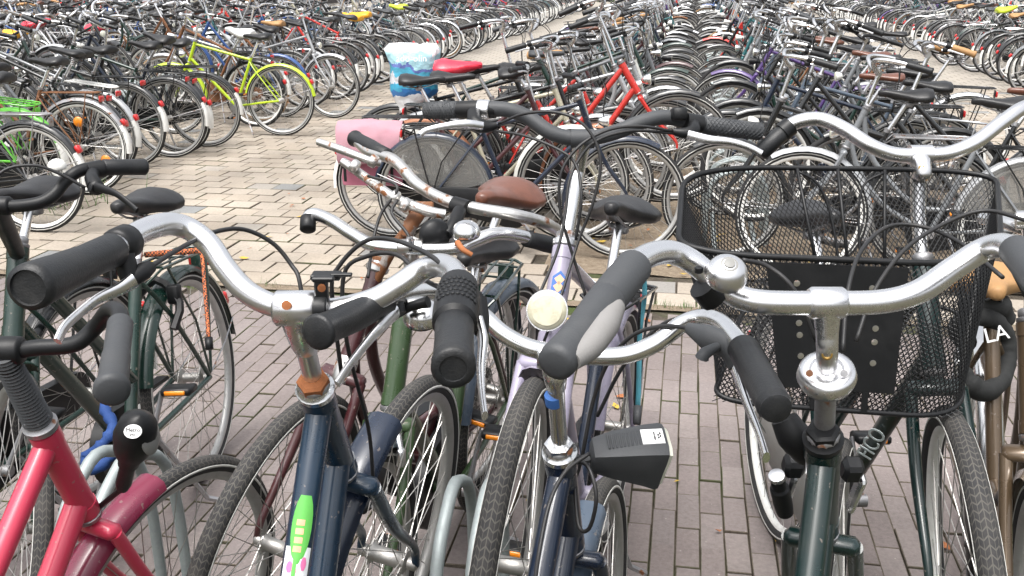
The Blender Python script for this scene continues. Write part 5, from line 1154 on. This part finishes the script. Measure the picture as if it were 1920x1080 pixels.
# pink pannier
pn = bpy.data.objects.new('pannier_bag', None); COL.objects.link(pn); tag(pn, 'pink cloth pannier with flap and black buckles hanging on the rear rack', 'pannier')
Wp = bp_.W @ Matrix.Translation((-.09, -.15, .54)); pn.matrix_basis = Wp
def soft(mb, w_, h_, d_, n=7, mi=0, bulge=.25, seed=1):
    g = random.Random(seed); rings = []
    for j in range(9):
        v = j / 8; z = h_ * (v - .5); k = 1 - .10 * v; t_ = d_ * (.55 + bulge * math.sin(math.pi * (1 - v) * .9))
        sec = [(-.5, -.3), (-.42, -.5), (-.15, -.56), (.15, -.56), (.42, -.5), (.5, -.3), (.5, .3), (.42, .5), (-.42, .5), (-.5, .3)]
        rings.append([V3((x * w_ * k + g.uniform(-.004, .004), y * t_ * 2 + g.uniform(-.003, .003), z)) for x, y in sec])
    mb.loft(rings, mi)
mb = MB(); soft(mb, .36, .37, .06, seed=2); link('bag_body', mb.mesh('bag_body', [M['pannierd']], 1.2), pn)
mb = MB(); g = random.Random(5); rings = []
prof = spline([(0, .07, .188), (0, .02, .203), (0, -.04, .196), (0, -.085, .165), (0, -.108, .11), (0, -.118, .04), (0, -.114, -.035)], 3)
for j, p in enumerate(prof):
    k = 1.0 - .006 * max(0, j - 8); xs = [-.5 + i / 10 for i in range(11)]
    top = [V3((x * .385 * k + g.uniform(-.002, .002), p.y - .016 * math.cos(x * 3.1) + .006 * math.sin(x * 17 + j * .8) + g.uniform(-.003, .003), p.z - .010 * abs(x) * 2 + .006 * math.sin(x * 9 + j) + g.uniform(-.003, .003))) for x in xs]
    rings.append(top + [q + V3((0, .008, -.004)) for q in top[::-1]])
mb.loft(rings); link('bag_flap', mb.mesh('bag_flap', [M['pannier']], 1.2), pn)
for x in (-.14, .14):
    mb = MB(); mb.tube([V3((x, -.118, .0)), V3((x, -.116, -.08)), V3((x, -.11, -.15))], .009, 6, flat=.3); mb.box((x, -.12, -.06), (.03, .01, .025), .003); link('buckle_strap', mb.mesh('buckle_strap', [M['plastic']], 1), pn)
# grey double pannier in the right part of the middle block
pg = bpy.data.objects.new('pannier_bag', None); COL.objects.link(pg); tag(pg, 'dark grey pannier bag on a rack beside the right aisle', 'pannier')
pg.matrix_basis = Matrix.Translation((1.78, 8.75, .62)) @ Matrix.Rotation(R_(-4), 4, 'Z')
mb = MB(); soft(mb, .46, .30, .07, seed=11); link('bag_body', mb.mesh('bag_body', [M['darkgrey']], 1.2), pg)
mb = MB(); mb.loft([[V3((x * .47, y, z)) for x, y in ((-.5, -.075), (.5, -.075), (.5, .075), (-.5, .075))] for z in (.150, .158, .162)]); link('bag_flap', mb.mesh('bag_flap', [M['grip']], 1.2), pg)
# blue cable lock wound through the wheels at the lower left
mb = MB(); g = random.Random(31); mb.tube(spline([at(*p) for p in [(205, 735, 2.2), (196, 765, 2.16), (212, 800, 2.14), (190, 835, 2.12), (160, 860, 2.12), (178, 880, 2.08), (215, 850, 2.1)]], 6), [.012 + g.uniform(-.003, .003) for _ in range(37)], 10)
tag(link('cloth_lock', mb.mesh('cloth_lock', [M['bluecloth']], 2)), 'crumpled blue cloth-covered lock wound through spokes at the lower left', 'cable lock')
# plastic bag over the saddle
bagm = bpy.data.materials.new('printed_plastic_bag'); bagm.use_nodes = True; t = bagm.node_tree; bs = t.nodes['Principled BSDF']
tc = N(t, 'ShaderNodeTexCoord'); spz = N(t, 'ShaderNodeSeparateXYZ'); nz = N(t, 'ShaderNodeTexNoise'); nz.inputs['Scale'].default_value = 6; nz.inputs['Detail'].default_value = 5
t.links.new(tc.outputs['Object'], spz.inputs[0]); t.links.new(tc.outputs['Object'], nz.inputs['Vector'])
ad = N(t, 'ShaderNodeMath', operation='MULTIPLY_ADD'); ad.inputs[1].default_value = .24; t.links.new(nz.outputs['Fac'], ad.inputs[0]); t.links.new(spz.outputs['Z'], ad.inputs[2])
mr = N(t, 'ShaderNodeMapRange'); mr.inputs['From Min'].default_value = -.10; mr.inputs['From Max'].default_value = .33; t.links.new(ad.outputs[0], mr.inputs[0])
rp = N(t, 'ShaderNodeValToRGB'); rp.color_ramp.interpolation = 'CONSTANT'; E_ = rp.color_ramp.elements
for i, (p, c) in enumerate(((0, (.78, .79, .8)), (.16, (.05, .20, .50)), (.27, (.07, .42, .64)), (.38, (.72, .75, .8)), (.50, (.10, .44, .62)), (.62, (.15, .20, .50)), (.67, (.42, .70, .78)), (.86, (.78, .80, .82)))):
    if i >= 2: E_.new(p)
for i, (p, c) in enumerate(((0, (.78, .79, .8)), (.16, (.05, .20, .50)), (.27, (.07, .42, .64)), (.38, (.72, .75, .8)), (.50, (.10, .44, .62)), (.62, (.15, .20, .50)), (.67, (.42, .70, .78)), (.86, (.78, .80, .82)))): E_[i].position = p; E_[i].color = (*c, 1)
t.links.new(mr.outputs[0], rp.inputs[0]); t.links.new(rp.outputs[0], bs.inputs['Base Color']); bs.inputs['Roughness'].default_value = .28
bp2 = N(t, 'ShaderNodeBump'); bp2.inputs['Strength'].default_value = .9; bp2.inputs['Distance'].default_value = .02; n3 = N(t, 'ShaderNodeTexNoise'); n3.inputs['Scale'].default_value = 16; n3.inputs['Detail'].default_value = 3; t.links.new(tc.outputs['Object'], n3.inputs['Vector']); t.links.new(n3.outputs['Fac'], bp2.inputs['Height']); t.links.new(bp2.outputs[0], bs.inputs['Normal'])
mb = MB(); g = random.Random(9); rings = []; NB = 26
for (z, a, c) in ((.195, .10, .05), (.192, .15, .085), (.165, .185, .115), (.12, .172, .12), (.04, .158, .115), (-.05, .155, .105), (-.12, .15, .09), (-.17, .125, .06), (-.20, .11, .05), (-.215, .10, .04)):
    rings.append([V3((a * math.copysign(abs(math.cos(q)) ** .7, math.cos(q)) + g.uniform(-.012, .012) + (.03 if z < -.1 else 0) * math.sin(z * 30), c * math.copysign(abs(math.sin(q)) ** .7, math.sin(q)) + g.uniform(-.012, .012), z + g.uniform(-.010, .010) + (.05 * math.cos(q) if z < -.04 else 0))) for q in (2 * math.pi * i / NB for i in range(NB))])
mb.loft(rings)
bo_ = link('plastic_bag', mb.mesh('plastic_bag', [bagm], 2)); bo_.matrix_basis = Matrix.Translation(at(776, 138, 6.72)) @ Matrix.Rotation(YAWC, 4, 'Z'); tag(bo_, 'crumpled blue and white plastic bag tied over a saddle beside the aisle', 'plastic bag')
link('lettering', text_mesh('ado-olin', .062, M['white'], .001), bo_, basis((.0, -.135, .11), (1, 0, 0), (0, -1, .1)))
# covers on some other saddles, picked by where they show in the photograph
used = set()
def cover_near(px, py, lab, m_, v):
    best = None
    for b in NEAR:
        if id(b) in used: continue
        p = b.W @ (SDL + SAX * b.s['sp']['sdz']); q = seen(p); e = (q[0] - px) ** 2 + (q[1] - py) ** 2
        if best is None or e < best[0]: best = (e, b)
    b = best[1]; used.add(id(b)); cover(b, lab, m_, v, b.s['sp']['sdz'])
cover_near(55, 98, 'large orange plastic saddle cover at the left edge of the photo', M['yellowcover'], 2)
cover_near(20, 60, 'small orange saddle cover in the upper left corner', M['yellowcover'], 3)
cover_near(175, 58, 'red saddle cover in the thick of the left block', M['redcover'], 4)
cover_near(65, 70, 'bright red saddle cover just behind the large orange one', M['redcover'], 5)
cover_near(433, 80, 'white plastic saddle cover beside the lime bicycle', M['whitecover'], 6)
cover_near(660, 18, 'orange saddle cover near the top of the left aisle row', M['yellowcover'], 7)
cover_near(735, 12, 'yellow and lime saddle cover at the top of the left aisle row', M['limecover'], 8)
cover_near(1890, 15, 'lime yellow saddle cover in the upper right corner', M['limecover'], 9)
cover_near(680, 15, 'pale orange saddle cover right of the other orange one, top', M['yellowcover'], 10)
cover_near(1500, 15, 'white and blue plastic saddle cover far up the middle block', M['whitecover'], 11)

# ------------------------------------------------------------------ racks the wheels stand in
def rackunit(label, x0, y0, x1, y1, n, h=.48, cross=None, group='steel bicycle racks'):
    r = bpy.data.objects.new('bicycle_rack', None); COL.objects.link(r); r.location = (x0, y0, 0); tag(r, label, 'bicycle rack', group)
    d = V3((x1 - x0, y1 - y0, 0)); p = V3((-d.y, d.x, 0)).normalized(); mb = MB()
    for s in (-.12, .12): mb.tube([p * s + V3((0, 0, .03)), d + p * s + V3((0, 0, .03))], .016, 8)
    link('base_rail', mb.mesh('base_rail', [M['galv']], 1), r)
    key = ('hoop', round(h, 2), round(p.x, 3))
    if key not in CACHE:
        mb = MB(); e = d.normalized()
        for k in (-.032, .032): mb.tube([p * -.18 + e * k + V3((0, 0, .03)), p * -.16 + e * k + V3((0, 0, h * .8)), p * -.05 + e * k + V3((0, 0, h)), p * .05 + e * k + V3((0, 0, h)), p * .16 + e * k + V3((0, 0, h * .8)), p * .18 + e * k + V3((0, 0, .03))], .0125, 8, n=4)
        CACHE[key] = mb.mesh('wheel_holder', [M['galv']], 1)
    for q in ([d.length * (i + .5) / n for i in range(n)] if isinstance(n, int) else n): link('wheel_holder', CACHE[key], r, Matrix.Translation(d.normalized() * q))
    return r
rackunit('galvanised steel rack on dark brick holding the nearest front wheels', -2.6, 1.62, 2.2, 1.62, [.55, 1.51, 2.24, 4.35], .66)
for k in range(4): rackunit('galvanised rack under the middle block, %s from its near end' % ORD[k], .33, 5.75 + k * 3.0, .33, 8.7 + k * 3.0, 8, .46)
for k in range(3): rackunit('galvanised rack under the left block, %s from its near end' % ORD[k], -5.75, 5.6 + k * 3.2, -5.75, 8.7 + k * 3.2, 8, .46)

# ------------------------------------------------------------------ what closes the place off: wall at the left, hedge at the far end
w_ = bpy.data.objects.new('brick_wall', None); COL.objects.link(w_); w_.location = (-17.2, 14, 0); tag(w_, 'dark brick wall behind the left block of bicycles', 'wall')
mb = MB(); mb.box((0, 18, 1.6), (.3, 40, 3.2), .01); link('wall_face', mb.mesh('wall_face', [M['wall']], .5), w_)
mb = MB(); mb.box((0, 18, 3.24), (.4, 40.2, .08), .01); link('coping', mb.mesh('coping', [M['dull']], .5), w_)
def hedge(label, x0, x1, y, h):
    mb = MB(); g = random.Random(int(x0 * 10))
    for k in range(int((x1 - x0) * 420)):
        x, yy, z = g.uniform(x0, x1), y + g.gauss(0, .35), abs(g.gauss(.5, .35)) * h; s = g.uniform(.05, .11); b = len(mb.v); a = V3((g.gauss(0, 1), g.gauss(0, 1), g.gauss(0, 1))).normalized(); c = a.orthogonal().normalized(); e = a.cross(c)
        mb.v += [tuple(V3((x, yy, z)) + q) for q in (c * s, e * s * .5, -c * s, -e * s * .5)]; mb.f.append((b, b + 1, b + 2, b + 3)); mb.m.append(0)
    o = link('hedge', mb.mesh('hedge', [M['greenleaf']], .5)); tag(o, label, 'hedge', 'hedges at the far end')
hedge('green hedge closing the left aisle at the far end', -9, -1, 52, 1.6); hedge('green hedge beyond the right aisle at the far end', 3, 13, 54, 1.6)
